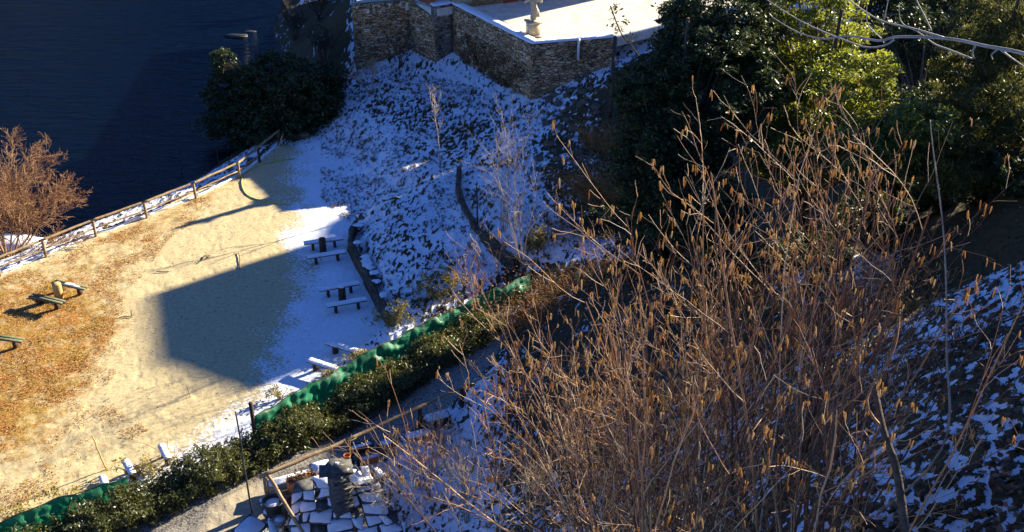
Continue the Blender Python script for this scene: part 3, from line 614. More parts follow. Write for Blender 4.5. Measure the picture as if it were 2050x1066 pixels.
# ------------------------------------------------------------ benches and stump tables
def bench(p0, p1, label, snowy, wd=.36, h=.46, mat='bench', group='backless plank benches on the picnic lawn', z=0.):
    a = P(p0[0], p0[1], z+h); b_ = P(p1[0], p1[1], z+h); c = (a+b_)/2; d = b_-a; L = np.linalg.norm(d)
    t = thing('picnic_bench', label, 'bench', (c[0], c[1], z), math.atan2(d[1], d[0]), group)
    MB().box((0, -wd/4-.004, h-.03), (L, wd/2-.012, .055), jit=.002).box((0, wd/4+.004, h-.03), (L*.995, wd/2-.012, .055), jit=.002).build('seat', M[mat], t, True)
    for s_ in (-1, 1): MB().box((s_*L*.28, 0, (h-.06)/2), (.12, wd*.7, h-.05), jit=.004).build('leg', M['darkwood'], t, True)
    if snowy == 1:
        n = 40; mb = MB(); xs = np.linspace(-L/2+.01, L/2-.01, n); v = []
        for x in xs: 
            w_ = wd/2*(.97+.02*math.sin(x*9)); e = RNG.normal(0, .012, 4); v += [(x, -w_+e[0], h-.001), (x, -w_*.8+e[1], h+.045), (x, w_*.8+e[2], h+.045), (x, w_+e[3], h-.001)]
        i = np.arange((n-1))[:, None]*4+np.arange(3)[None]; f = np.stack([i, i+4, i+5, i+1], -1).reshape(-1, 4)
        mb.add(v, list(f)+[(0, 1, 2, 3), (n*4-1, n*4-2, n*4-3, n*4-4)]); mb.build('snow_layer', M['snow'], t, True)
    if snowy == 2:
        mb = MB().ball((L*.02, .02, h), .2, 10, .12, (1.7, .55, .12)).ball((L*.2, -.03, h), .16, 9, .12, (1.6, .5, .12)); mb.build('snow_patch', M['snow'], t, True)
    return t
def stump(px, py, label, h=.78, r=.2, snowy=False, mat='cutwood'):
    c = P(px, py, 0); t = thing('log_table', label, 'stump table', tuple(c), group='upright log tables between the benches')
    MB().lathe((0, 0, 0), [(0, 0), (r*1.02, 0), (r, h*.5), (r*.98, h-.02), (r*.95, h), (0, h)], 16).build('log', M[mat], t, True)
    if snowy: MB().lathe((0, 0, h), [(r*.93, 0), (r*.8, .035), (0, .05)], 16).build('snow_layer', M['snow'], t, True)
bench((62,590),(126,605), 'green plank bench nearest the log table on the sunlit brown grass', 0)
bench((107,563),(172,577), 'green plank bench with a melting snow patch behind the log table', 2)
bench((-35,671),(46,681), 'green plank bench cut off by the left picture edge', 0)
stump(119, 597, 'sunlit yellow log table between two green benches on the brown grass', .8, .21)
bench((608,487),(686,476), 'snow covered bench at the top of the picnic lawn beside the sunlit snow', 1)
bench((614,515),(692,503), 'snow covered bench just below the top bench at the shade line', 1)
stump(647, 505, 'dark log table between the two uppermost snowy benches', .8, .18, False, 'darkwood')
bench((638,580),(719,566), 'snowy bench behind the snow topped log table halfway down the lawn', 1)
bench((653,612),(734,598), 'snowy bench in front of the snow topped log table halfway down the lawn', 1)
stump(686, 603, 'log table with a round cap of snow beside the curved wall', .8, .18, True, 'darkwood')
bench((655,685),(724,706), 'snowy bench running into the yellowing shrub above the green net', 1)
bench((618,720),(676,739), 'lowest snowy bench half hidden by the shrub next to the net', 1)
stump(672, 706, 'snow topped log table between the two benches beside the net', .5, .14, True, 'darkwood')
bench((322,890),(336,918), 'sunlit snowy board bench poking out behind the hedge near the snow patch', 1, wd=.27, group='snowy board seats behind the hedge')
bench((250,922),(266,948), 'sunlit snowy board bench behind the hedge with reddish twigs beside it', 1, wd=.27, group='snowy board seats behind the hedge')
bench((204,953),(212,974), 'shaded snowy board behind the hedge next to the yellow cane', 1, wd=.27, group='snowy board seats behind the hedge')
# canes, stakes, poles, hose, sticks
def pole(a, b, r, label, mat, name='stake', cat='stake', k=6):
    return tag(origin(MB().tube(sagline(np.array(a), np.array(b), 6, .03), np.linspace(r, r*.8, 7), k).build(name, M[mat], smooth=True), tuple(a)), label, cat)
q = P(213, 940, 0); pole(q, q+(-.25, 0, 1.6), .03, 'leaning yellow cane standing behind the hedge', 'cane', 'garden_cane', 'cane')
q = G(956, 450); pole(q, q+(0, 0, 2.3), .05, 'dark upright stake on the slope above the curved wall', 'metal')
q = P(505, 1028, .7); pole(q, q+(-.05, 0, 4.4), .035, 'thin dark pole rising from the path in front of the hedge', 'metal', 'thin_pole', 'pole')
q = P(264, 633, 0); pole(q, q+(0, 0, .3), .02, 'tiny dark peg standing in the sand right of the green benches', 'metal')
q = P(381, 795, 0); pole(q, q+(-.1, .05, .55), .015, 'thin reddish stick upright in the sand below the shadow', 'twig')
q = P(438, 330, -1.6); pole(q, q+(0, 0, 1.4), .05, 'dark mooring stake standing in the lake near the fence', 'darkwood')
q = P(364, 350, -1.6); pole(q, q+(0, 0, .5), .04, 'short stub of a stake in the open water', 'darkwood')
q = G(1140, 140); pole(q+(0, 0, .0), q+(-.5, .3, 1.1), .09, 'short broken plank leaning against the tan wall in dry grass', 'cutwood', 'broken_plank', 'plank')
q = P(548, 322, 0); pole(q, P(567, 268, 1.4), .035, 'thin slanting pole at the far end of the lake fence', 'cane')
hz = [P(*q, .03) for q in ((590,318),(560,322),(525,330),(500,340),(487,352),(484,370),(492,388),(510,398),(540,405),(580,410))]
def smooth_line(pts_, n=8):
    pts_ = np.array(pts_); out_ = []
    for i in range(len(pts_)-1):
        p0 = pts_[max(i-1, 0)]; p1 = pts_[i]; p2 = pts_[i+1]; p3 = pts_[min(i+2, len(pts_)-1)]
        for k in range(n):
            s = k/n; out_.append(.5*((2*p1)+(-p0+p2)*s+(2*p0-5*p1+4*p2-p3)*s*s+(-p0+3*p1-3*p2+p3)*s**3))
    out_.append(pts_[-1]); return np.array(out_)
tag(origin(MB().tube(smooth_line(hz), .03, 6).build('garden_hose', M['yellow'], smooth=True), tuple(hz[0])), 'yellow garden hose curving over the sand by the lake fence', 'hose')
for i, (pp, lab) in enumerate(((((396,527),(405,520),(409,512),(420,512),(412,519)), 'forked dark twig lying on the sand in the middle of the lawn'), (((477,506),(480,516),(479,535),(481,538)), 'thin bent stick lying right of the forked twig'),
        (((313,544),(338,544)), 'short straight stick lying left of the forked twig'), (((238,636),(252,634),(264,636)), 'small crooked twig lying beside the tiny peg'), (((100,590),(120,600)), None))):
    if lab: q = [P(*c, .04) for c in pp]; tag(origin(MB().tube(smooth_line(q, 4) if len(q) > 2 else q, .022, 5).build('fallen_twig', M['bark'], smooth=True), tuple(q[0])), lab, 'twig', 'twigs fallen on the sand')

# ------------------------------------------------------------ slate roof with chimney, and the clutter beside it
A1 = P(592, 968, 1.75); B1 = P(738, 938, 2.0); C1 = P(830, 1120, -.0); D1 = P(575, 1150, -.2)
t = thing('slate_roof_hut', 'small stone hut with snow covered slab roof and chimney below the handrail', 'hut', (A1[0], A1[1]-1, 0))
cor = [A1, B1, C1, D1]; inn = [c+(np.mean(cor, 0)-c)*.1 for c in cor]
me = MB().add([(*c[:2], c[2]-.12) for c in inn]+[(*c[:2], -1.2) for c in inn], [(0, 1, 2, 3), (0, 4, 5, 1), (1, 5, 6, 2), (2, 6, 7, 3), (3, 7, 4, 0)]); me.build('wall', M['stone'], t)
def rq(u, v, h=0.): 
    p = (A1*(1-u)+B1*u)*(1-v)+(D1*(1-u)+C1*u)*v; return p+np.array((0, .25, .97))*h
sl_ = MB(); sn = MB(); rows = 8
for r in range(rows):
    v0 = r/rows; v1 = (r+1.25)/rows; u = -.02+RNG.random()*.03
    while u < 1:
        du = RNG.uniform(.07, .27)*(1 if r > 1 else 1.4); u1 = min(u+du, 1.03); h0 = .02; h1 = .13+RNG.random()*.03
        j = RNG.normal(0, .022, 8)
        base = [rq(u+.006+j[0], v0, h0), rq(u1-.006+j[1], v0, h0), rq(u1-.006+j[2], v1+j[3], h1), rq(u+.006+j[4], v1+j[5], h1)]
        top = [b_+np.array((0, .02, .06)) for b_ in base]
        bx = [(0, 3, 2, 1), (4, 5, 6, 7), (0, 1, 5, 4), (1, 2, 6, 5), (2, 3, 7, 6), (3, 0, 4, 7)]
        sl_.add(base+top, bx)
        if RNG.random() < .9:
            c = np.mean(top, 0); g_ = [c+(q-c)*RNG.uniform(.9, 1.06)+RNG.normal(0, .018, 3)*(1, 1, 0) for q in top]
            # clipped, rounded snow cushion
            ring = []
            for i in range(4):
                a = g_[i]; b_ = g_[(i+1) % 4]; ring += [a*.92+b_*.08, a*.5+b_*.5+RNG.normal(0, .012, 3), a*.08+b_*.92]
            up_ = [c+(q-c)*.9+np.array((0, .01, .035+RNG.random()*.01)) for q in ring]; n = 12
            sn.add(ring+up_+[c+np.array((0, .012, .045))], [(i, (i+1) % n, n+(i+1) % n, n+i) for i in range(n)]+[(n+i, n+(i+1) % n, 2*n, 2*n) for i in range(n)])
        u = u1
rf = sl_.build('roof', M['slate'], t); sn.build('snow_layer', M['snow'], rf)
# chimney
cb = P(686, 1026, .95); ct = 2.45; ch = MB()
for k in range(9):
    z = cb[2]-.3+(ct-cb[2]+.3)*k/9; ch.box((cb[0], cb[1], z+.1), (.66+RNG.normal(0, .02), .62+RNG.normal(0, .02), .2), .45, jit=.012)
cho = ch.build('chimney', M['slate'], t)
cp = MB()
for k in range(4):
    an = .45+k*math.pi/2; cp.box((cb[0]+math.cos(an)*.27+math.cos(an+1.57)*.22, cb[1]+math.sin(an)*.27+math.sin(an+1.57)*.22, ct+.16), (.16, .16, .32), .45, jit=.015)
for k, (s_, z) in enumerate(((1.0, .36), (.95, .44), (.72, .53))):
    for j in range(5):
        cp.box((cb[0]+RNG.normal(0, .12)*s_, cb[1]+RNG.normal(0, .12)*s_, ct+z), (s_*.75*RNG.uniform(.6, 1.1), s_*.75*RNG.uniform(.6, 1.1), .07), RNG.random()*3, jit=.02)
cp.build('chimney_cap', M['slate'], cho)
MB().ball((cb[0]-.02, cb[1]+.12, ct+.56), .13, 8, .2, (1, 1, .2)).ball((cb[0]+.2, cb[1]-.1, ct+.49), .14, 8, .2, (1, 1, .25)).build('snow_patch', M['snow'], cho)
def obox(c, size, rot, mat, name, label, cat, snow_top=True, tilt=None, group=None):
    c = np.array(c); t = thing(name, label, cat, tuple(c), rot, group)
    MB().box((0, 0, size[2]/2), size, tilt=tilt, jit=.004).build('board' if size[2] < .2 else 'body', M[mat], t, True)
    if snow_top:
        mb = MB(); n = 12; ring = [(size[0]*.47*math.copysign(abs(math.cos(a))**.35, math.cos(a)), size[1]*.47*math.copysign(abs(math.sin(a))**.35, math.sin(a))) for a in np.arange(n*2)*math.pi/n+.1]
        n = len(ring); z = size[2]; v = [(x, y, z-.004) for x, y in ring]+[(x*.93, y*.93, z+.05) for x, y in ring]+[(0, 0, z+.06)]
        mb.add(v, [(i, (i+1) % n, n+(i+1) % n, n+i) for i in range(n)]+[(n+i, n+(i+1) % n, 2*n, 2*n) for i in range(n)]); s_ = mb.build('snow_layer', M['snow'], t, True)
        if tilt is not None: s_.data.transform(tilt.to_4x4())
    return t
obox(P(645,950,1.3), (.72,.62,.36), .45, 'grey', 'storage_box', 'grey lidded box topped with bright snow behind the terracotta planter', 'box')
obox(P(723,962,1.75), (.75,.9,.1), .5, 'slate', 'roof_slab', 'loose slab under smooth sunlit snow right of the chimney', 'slab', tilt=Matrix.Rotation(-.15, 3, 'X'))
obox(P(643,966,1.45), (.9,.95,.1), .6, 'slate', 'roof_slab', 'broad slab under sunlit snow left of the chimney', 'slab', tilt=Matrix.Rotation(-.2, 3, 'X'))
obox(P(607,1000,1.1), (.42,.36,.3), .4, 'grey', 'small_box', 'small square box with a white snow lid beside the roof edge', 'box')
obox(P(577,1018,1.0), (.5,.42,.3), .4, 'crate', 'plant_crate', 'crate of pale dead plants next to the sloping side rail', 'crate', False)
obox(P(590,968,.75), (2.0,.42,.28), .43, 'grey', 'plank_trough', 'long grey trough under the left end of the handrail', 'trough')
def planter(c, L, wd, h, rot, mat, label, snowy=False, dead=True, name='planter_box'):
    c = np.array(c); t = thing(name, label, 'planter', tuple(c), rot, 'planters beside the path handrail'); mb = MB()
    for x, y, sx, sy in ((0, -wd/2, L, .04), (0, wd/2, L, .04), (-L/2, 0, .04, wd-.045), (L/2, 0, .04, wd-.045)): mb.box((x, y, h/2), (sx, sy, h), jit=.002)
    mb.box((0, 0, .03), (L-.06, wd-.06, .06)); mb.build('tub', M[mat], t, True)
    MB().box((0, 0, h*.8), (L-.05, wd-.05, .05), jit=.006).build('soil', M['snow' if snowy else 'bark'], t, True)
    if dead:
        mb = MB()
        for k in range(26):
            a = np.array((RNG.uniform(-L/2.3, L/2.3), RNG.uniform(-wd/3, wd/3), h*.8)); d = RNG.normal(0, .12, 3); d[2] = RNG.uniform(.12, .35); mb.tube([a, a+d*.6, a+d+(d[0]*.4, 0, -.05)], [.008, .006, .003], 4)
        mb.leaves(np.c_[RNG.uniform(-L/2.2, L/2.2, 120), RNG.normal(0, wd/3, 120), h+RNG.uniform(0, .25, 120)], .09, .05); mb.build('dead_plant', M['dryleaf'], t, True)
    return t
planter(P(606,972,1.3), 1.05, .36, .36, .42, 'terracotta', 'terracotta planter of withered plants under the handrail')
planter(P(742,925,.7), .75, .26, .26, .42, 'terracotta', 'small reddish planter with snow in it right of the tall clay pot', True, False)
planter(P(722,903,.75), .95, .3, .28, .42, 'crate', 'dark trough heaped with snow under the handrail right of its post', True, False)
t = obox(P(773,903,.65), (.6,.45,.34), .3, 'crate', 'slatted_crate', 'dark slatted crate partly covered in snow beside the handrail', 'crate', False)
mb = MB()
for k in range(5): mb.bar((-.28, -.235, .06+k*.065), (.28, -.235, .06+k*.065), .012, .02)
mb.build('slats', M['wood'], t, True)
MB().ball((0.05, .05, .34), .2, 8, .15, (1.3, .8, .25)).build('snow_patch', M['snow'], t, True)
# clay pots
for (px, py, z, r, h, lab, mt) in ((697,938,.95,.12,.62,'tall narrow clay pot standing right of the grey box','terracotta'), (550,1030,.7,.34,.62,'big dark round pot between the handrail posts','metal'), (560,1052,.6,.22,.3,'battered pot holding snow at the lower picture edge','grey')):
    c = P(px, py, z); t = thing('plant_pot', lab, 'pot', tuple(c), group='plant pots near the hut')
    MB().lathe((0, 0, 0), [(0, 0), (r*.75, 0), (r, h*.8), (r*1.12, h*.85), (r*1.12, h), (r*.92, h), (r*.85, h*.8), (0, h*.78)], 16).build('pot', M[mt], t, True, True)
    if mt != 'terracotta': MB().lathe((0, 0, h*.8), [(r*.86, 0), (r*.5, .06), (0, .07)], 14).build('snow_patch', M['snow'], t, True)
# ridge tile: half pipe
c = P(758, 960, 1.6); a = np.linspace(0, math.pi, 10); L = .55
v = [(r_*math.cos(q), y, r_*math.sin(q)) for y in (-L/2, L/2) for r_ in (.3, .26) for q in a]; n = 10; f = []
for k in range(n-1): f += [(k, k+1, 2*n+k+1, 2*n+k), (n+k+1, n+k, 3*n+k, 3*n+k+1), (k+1, k, n+k, n+k+1), (2*n+k, 2*n+k+1, 3*n+k+1, 3*n+k)]
t = thing('clay_ridge_tile', 'curved clay ridge tile at the right edge of the slab roof', 'roof tile', tuple(c), .7); MB().add(v, f).build('tile', M['terracotta'], t, True, True)
MB().box((0, 0, .3), (.3, L, .04), jit=.01).build('snow_layer', M['snow'], t, True)
# snowy boards and rubble at the lower left corner of the hut
obox(P(500,1062,.5), (.8,1.0,.12), -.5, 'slate', 'snowy_board', 'snow covered board leaning at the bottom edge below the thin pole', 'board', tilt=Matrix.Rotation(.15, 3, 'Y'))
obox(P(548,1064,.45), (.3,1.3,.12), .35, 'slate', 'snowy_board', 'narrow snow covered board beside the battered pot', 'board')
for i, (px, py, r) in enumerate(((530,1016,.17),(536,1030,.2),(545,1042,.16),(525,1006,.13),(553,1046,.12),(590,1040,.2))):
    rock(px, py, r, ['snowy stone left of the big dark pot', 'largest snowy stone below the big dark pot', 'snowy stone touching the battered pot', 'topmost small snowy stone beside the handrail post', 'tiny snowy stone right of the battered pot', 'snowy stone between the side rail and the slab roof'][i], 'stone', 'snowy stones beside the pots', True, z=.55)
# sled-like snowy trough beyond
obox(P(838,874,.85), (1.1,.4,.12), .42, 'slate', 'snowy_board', 'snow dusted plank beside the handrail post further up the path', 'board')
obox(P(875,848,.95), (1.0,.5,.35), .42, 'crate', 'plant_crate', 'dark crate of snowy plants right of the second handrail post', 'crate')

# ------------------------------------------------------------ vegetation
def clusters(cs, rad, per, flat=1.):
    """leaf centres around cluster centres"""
    n = len(cs); p = RNG.normal(size=(n*per, 3)); p /= np.linalg.norm(p, axis=1)[:, None]; p *= (RNG.random(n*per)**.5)[:, None]; rad = np.repeat(np.broadcast_to(rad, (n,)), per)[:, None]
    p[:, 2] *= flat; return np.repeat(cs, per, 0)+p*rad
def crown_pts(c, size, n, shell=.75):
    p = RNG.normal(size=(n, 3)); p /= np.linalg.norm(p, axis=1)[:, None]; r = shell+(1-shell)*RNG.random(n)-.25*(RNG.random(n) < .25)
    k = 1+.28*(fbm((p[:, 0]+2)*2.3+size[0], (p[:, 1]+2+p[:, 2]*1.3)*2.3, 3)-.5)*2
    return np.array(c)+p*np.array(size)*(r*k)[:, None]
def evergreen(base, lobes, per, L, wd, mat, label, name='evergreen_tree', group=None, trunk_r=.25, crad=.5, flat=.6, droop=.1, up=.3):
    """lobes: (centre, size, clump count)"""
    base = np.array(base); t = thing(name, label, 'tree', tuple(base), group=group); mb = MB(); tk = MB(); 
    top = max(l[0][2]+l[1][2]*.5 for l in lobes); ctr = np.mean([l[0] for l in lobes], 0)
    tk.tube([base-(0, 0, .4), base*.5+np.r_[ctr[:2], (base[2]+top)/2]*.5, np.r_[ctr[:2], top]], [trunk_r, trunk_r*.7, .05], 8)
    for c, s, n in lobes:
        cs = crown_pts(c, s, n); mb.leaves(clusters(cs, crad*(.6+.7*RNG.random(n)), per, flat), L, wd, up, droop)
        for q in cs[::max(1, n//30)]:
            b0 = np.r_[ctr[:2]*.8+base[:2]*.2, base[2]+(q[2]-base[2])*.55]; tk.tube([b0, (b0+q)/2+(0, 0, .2), q], [.07, .04, .012], 5)
    tk.build('trunk', M['bark'], t, smooth=True); mb.build('crown', M[mat], t); return t
# dark evergreen on the lake bank
b = G(600, 285); c = W(560, 190, 78)
evergreen(b, [(W(560,185,76), (3.3,3,2.7), 300), (W(610,215,74), (2.6,3,2.6), 220), (W(480,190,77), (2.3,2.4,2.0), 130), (W(505,250,75), (2.2,2,1.8), 130), (W(640,170,76), (1.7,2,1.5), 100), (W(430,250,76), (1.0,1,.8), 30), (W(455,130,77), (.9,1,1.), 26), (W(560,265,73), (2.0,2,1.4), 90)], 55, .26, .12, 'yew', 'dark dense evergreen overhanging the lake at the end of the fence', 'bank_evergreen', crad=.55)
# big laurel group on the right
LG = 'evergreens right of the terrace'
evergreen((5.6, 34.8, H1(5.6, 34.8)), [(W(1410,200,37.6), (2.67,2.21,2.82), 420), (W(1340,330,36.7), (1.93,1.75,1.97), 260), (W(1450,60,38.5), (2.02,1.84,1.97), 260), (W(1318,185,37.1), (1.29,1.29,1.22), 110), (W(1305,290,36.7), (0.92,0.92,1.22), 80), (W(1370,60,39.5), (0.83,0.92,1.22), 70), (W(1400,420,35.7), (1.93,1.56,1.22), 150), (W(1295,400,36.2), (0.92,0.92,1.13), 60)], 70, .18, .065, 'yew', 'large dark evergreen with drooping sprays next to the tan wall', group=LG, crad=.42, flat=.35)
evergreen(G(1600, 440), [(W(1640,60,41), (2.0,1.8,2.2), 170), (W(1690,190,39), (1.9,1.6,1.8), 170), (W(1580,170,41), (1.7,1.6,2.0), 120), (W(1760,290,37), (1.8,1.5,1.0), 140), (W(1600,300,39), (2.0,1.6,1.4), 140), (W(1850,245,36), (1.0,.9,.5), 45), (W(1560,-10,43), (1.6,1.6,1.6), 80)], 75, .17, .062, 'laurel', 'bright glossy laurel tree lit yellow green on its right side', 'laurel_tree', LG, crad=.38, flat=.6)
evergreen((19, 49, H1(19, 49)), [(W(1830,105,57), (2.8,2.4,2.2), 220), (W(1790,320,50), (2.6,1.8,1.8), 140), (W(1900,250,50), (2.4,2.,2.2), 170)], 60, .2, .08, 'yew', 'deep shaded evergreen between the laurel and the conifer', group=LG, crad=.5)
evergreen(G(1960, 330), [(W(1970,120,40), (1.6,1.5,2.6), 170), (W(1900,320,37), (1.6,1.4,1.2), 100), (W(1990,260,38), (1.8,1.6,1.8), 150), (W(2080,170,40), (2.0,1.6,3.0), 140), (W(2060,-20,42), (1.8,1.4,1.0), 50)], 90, .2, .035, 'conifer', 'feathery conifer with hanging olive sprays at the upper right edge', 'conifer_tree', LG, crad=.42, flat=.5, droop=1.0)
evergreen(G(1800, 330)+(4, 26, 0), [(W(1840,30,70), (4,3,3.4), 260), (W(1930,80,68), (3.4,3,3.4), 220), (W(1760,110,68), (2.6,2.4,2.2), 120)], 50, .3, .13, 'yew', 'distant shaded evergreen behind the pale bare branch', group=LG, crad=.6)
for i, (x_, y_, zt_) in enumerate(((14.6, 17.2, 27.2), (16.6, 18.2, 28.0), (18.4, 20.6, 28.4), (19.8, 23.6, 27.6))):  # unseen trees added past the right edge to shade the lower hazels
    h0_ = H1(x_, y_)
    evergreen((x_, y_, h0_), [((x_, y_, zt_-2.2), (1.9, 1.9, 2.0), 110), ((x_+.3, y_, max(h0_+.8, zt_-4)), (2.0, 2.0, 1.8), 90)], 40, .2, .08, 'yew', ('unseen young evergreen added just outside the right edge to shade the hazels', 'unseen bushy evergreen added uphill of the young one to shade the hazels', 'unseen tallest evergreen added outside the right edge to shade the hazels', 'unseen last evergreen in the row added to shade the hazels')[i], group='unseen evergreens added for shade on the right bank', crad=.45)
# tiny leafy sprig rising above the evergreen in front of the terrace
q = W(1290, 120, 47); tp_ = W(1222, 12, 47); t = thing('leafy_sapling', 'thin sapling with a small tuft of leaves in front of the bright terrace', 'sapling', tuple(G(1320, 470)))
MB().tube(smooth_line([G(1320,470), W(1310,300,47), W(1285,130,47), W(1245,70,47), tp_], 5), .03, 5).build('stem', M['bark'], t, smooth=True)
MB().leaves(clusters(np.array([W(1240,62,47), W(1228,50,47), W(1250,45,47), W(1232,18,47), W(1262,75,47)]), .33, 22, .9), .2, .07).build('leaves', M['yew'], t)

# bare trees and shrubs
def grow(mb, p, d, L, r, lvl, spec, tips):
    n = spec['seg'][lvl]; pts_ = [p]; d = d/np.linalg.norm(d); dd = d
    for i in range(n):
        dd = dd+RNG.normal(0, spec['wob'][lvl], 3)+np.array((0, 0, spec['up'][lvl]))/n; dd = dd/np.linalg.norm(dd); pts_.append(pts_[-1]+dd*L/n)
    pts_ = np.array(pts_); mb.tube(pts_, np.linspace(r, max(r*.3, spec['rmin']), n+1), spec['k'][lvl], cap=False)
    if lvl+1 >= len(spec['seg']): tips.append((pts_[-1], dd)); return
    nb = spec['nb'][lvl]; nb = int(nb*RNG.uniform(.7, 1.3)+.5)
    for j in range(nb):
        f = spec['f0'][lvl]+(1-spec['f0'][lvl])*(j+RNG.random())/nb; f = min(f, .999); i = int(f*n); q = pts_[i]+(pts_[i+1]-pts_[i])*(f*n-i); ax = pts_[i+1]-pts_[i]; ax = ax/np.linalg.norm(ax)
        s = RNG.normal(size=3); s -= ax*(s@ax); s /= np.linalg.norm(s); an = spec['ang'][lvl]*RNG.uniform(.7, 1.3); nd = ax*math.cos(an)+s*math.sin(an)
        grow(mb, q, nd, L*spec['lr'][lvl]*RNG.uniform(.6, 1.25)*(1.15-f*.6), max(r*(1-f*.7)*spec['rr'][lvl], spec['rmin']), lvl+1, spec, tips)
def bare(base, stems, spec, mat, name, label, cat, group=None, catkins=0, seed=1, cmat='catkin'):
    global RNG; RNG = np.random.default_rng(seed); base = np.array(base, float); t = thing(name, label, cat, tuple(base), group=group); mb = MB(); tips = []
    for d, L, r in stems:
        off = np.array((RNG.normal(0, .12), RNG.normal(0, .12), -.1)) if len(stems) > 1 else np.zeros(3); grow(mb, base+off, np.array(d, float), L, r, 0, spec, tips)
    mb.build('branches', M[mat], t, smooth=True)
    if catkins:
        cb = MB(); 
        for q, d in tips:
            if RNG.random() > catkins or q[2] < base[2]+RNG.uniform(1.4, 3.2): continue
            for k in range(RNG.integers(1, 5)):
                l = RNG.uniform(.03, .1); o_ = q+RNG.normal(0, .014, 3); dn = np.array((RNG.normal(0, .12), RNG.normal(0, .12), -1)); cb.tube([o_, o_+dn*l*.15, o_+dn*l*.6, o_+dn*l], [.002, .0056, .0056, .003], 5, False)
        o = cb.build('catkins', M[cmat], t, smooth=True); o['kind'] = 'stuff'
    return t
hspec = dict(seg=(12, 7, 4), wob=(.05, .10, .16), up=(.1, .30, .25), k=(6, 5, 4), nb=(11, 6), f0=(.25, .12), ang=(.68, .65), lr=(.34, .34), rr=(.55, .6), rmin=.0022)
def fan(n, lean, spread, L, r, seed):
    rg = np.random.default_rng(seed); o = []
    for i in range(n):
        a = rg.normal(0, spread); b_ = rg.normal(0, spread*.55); a = max(-.3, min(.3, a)); o.append(((lean[0]+a, lean[1]+b_, 1), L*rg.uniform(.7, 1.1), r*rg.uniform(.7, 1.25)))
    return o
def Hb(x, y): return (x, y, H1(x, y))
HG = 'hazel shrubs in the foreground'
bare(Hb(1.25, 6.8), fan(15, (-.10, .14), .2, 4.5, .015, 11), hspec, 'twig', 'hazel_shrub', 'leftmost hazel shrub leaning left with orange catkins above the handrail', 'shrub', HG, .30, 11)
bare(Hb(2.1, 9.0), fan(18, (-.42, .05), .26, 4.6, .017, 12), hspec, 'twig', 'hazel_shrub', 'hazel shrub with crossing arching branches in front of the dark gap by the wall', 'shrub', HG, .34, 12)
bare(Hb(2.5, 7.6), fan(15, (-.08, .1), .22, 5.0, .017, 13), hspec, 'twig', 'hazel_shrub', 'tallest hazel shrub with dense hanging catkins before the laurel', 'shrub', HG, .6, 13)
bare(Hb(3.3, 9.4), fan(14, (-.08, .05), .22, 5.0, .018, 14), hspec, 'twig', 'hazel_shrub', 'hazel shrub with upright reddish stems beside the sunlit snow patch', 'shrub', HG, .34, 14)
bare(Hb(4.1, 10.2), fan(7, (.02, .05), .15, 4.4, .012, 15), hspec, 'twig', 'hazel_shrub', 'rightmost sparse hazel shrub against the shaded snowy slope', 'shrub', HG, .2, 15)
bare(Hb(1.9, 11.5), fan(8, (-.3, .0), .28, 3.4, .011, 16), hspec, 'twig', 'hazel_shrub', 'low tangled hazel shrub at the foot of the others near the bottom edge', 'shrub', HG, .1, 16)
bare(Hb(1.7, 8.4), fan(22, (-.30, .14), .28, 4.3, .015, 17), hspec, 'twig', 'hazel_shrub', 'medium hazel shrub in front of the spot where the gravel path ends', 'shrub', HG, .4, 17)
bare(Hb(2.7, 11.2), fan(9, (-.3, .12), .3, 4.2, .015, 18), hspec, 'twig', 'hazel_shrub', 'hazel shrub standing behind the others below the dark evergreen bushes', 'shrub', HG, .4, 18)
# thick dark foreground stem and tall whip
q0 = W(1840, 1110, 9.0); q = [q0-(0, 0, .5), W(1800, 970, 9.0), W(1768, 860, 9.0), W(1748, 760, 9.1)]
t = thing('dead_stem', 'thick dark broken stem rising from the bottom edge right of the catkins', 'stem', (q0[0], q0[1], H1(q0[0], q0[1])))
q = [np.array((q0[0]+.05, q0[1], H1(q0[0], q0[1])-.1))]+q; MB().tube(smooth_line(q, 5), np.linspace(.045, .022, 21), 8).build('stem', M['bark'], t, smooth=True)
MB().tube(smooth_line([q[3], W(1735,800,8.9), W(1790,700,9), W(1802,620,9.1)], 4), np.linspace(.014, .004, 13), 5).build('side_branch', M['twig'], t, smooth=True)
q0 = np.array(Hb(4.6, 10.6)); t = thing('hazel_whip', 'single tall thin whip standing before the dark hollow under the conifer', 'stem', tuple(q0))
MB().tube(smooth_line([q0, W(1885,900,11.4), W(1895,700,11.6), W(1890,480,11.8), W(1868,300,12), W(1862,240,12.1)], 5), np.linspace(.016, .004, 26), 6).build('stem', M['twig2'], t, smooth=True)
# pale branch reaching in at the upper right, from a tree beyond the edge
tb = np.array((8.2, 9.5, 0)); tb[2] = H1(tb[0], tb[1])
t = thing('pale_bare_tree', 'pale bare branch reaching in from the upper right over the conifer', 'tree', tuple(tb))
trk = [tb-(0, 0, .3), tb+(0, 0, 2), tb+(-.2, -.2, 4.2), tb+(-.1, -.3, 6.5)]; MB().tube(smooth_line(trk), np.linspace(.16, .09, 25), 10).build('trunk', M['palebranch'], t, smooth=True)
def br(pp, d0, r0, r1, nm='branch'):
    q = [W(*c, d0) for c in pp]; return MB().tube(smooth_line(q, 7), np.linspace(r0, r1, 7*(len(q)-1)+1), 7)
d0 = 10.
root = tb+(-.15, -.25, 4.6)
mb = MB().tube(smooth_line([root, W(2250,190,d0), W(2110,140,d0), W(2050,108,d0), W(1970,92,d0), W(1900,78,d0), W(1800,74,d0), W(1760,82,d0), W(1700,72,d0), W(1650,78,d0), W(1600,66,d0), W(1545,35,d0)], 6), np.linspace(.021, .0035, 67), 7)
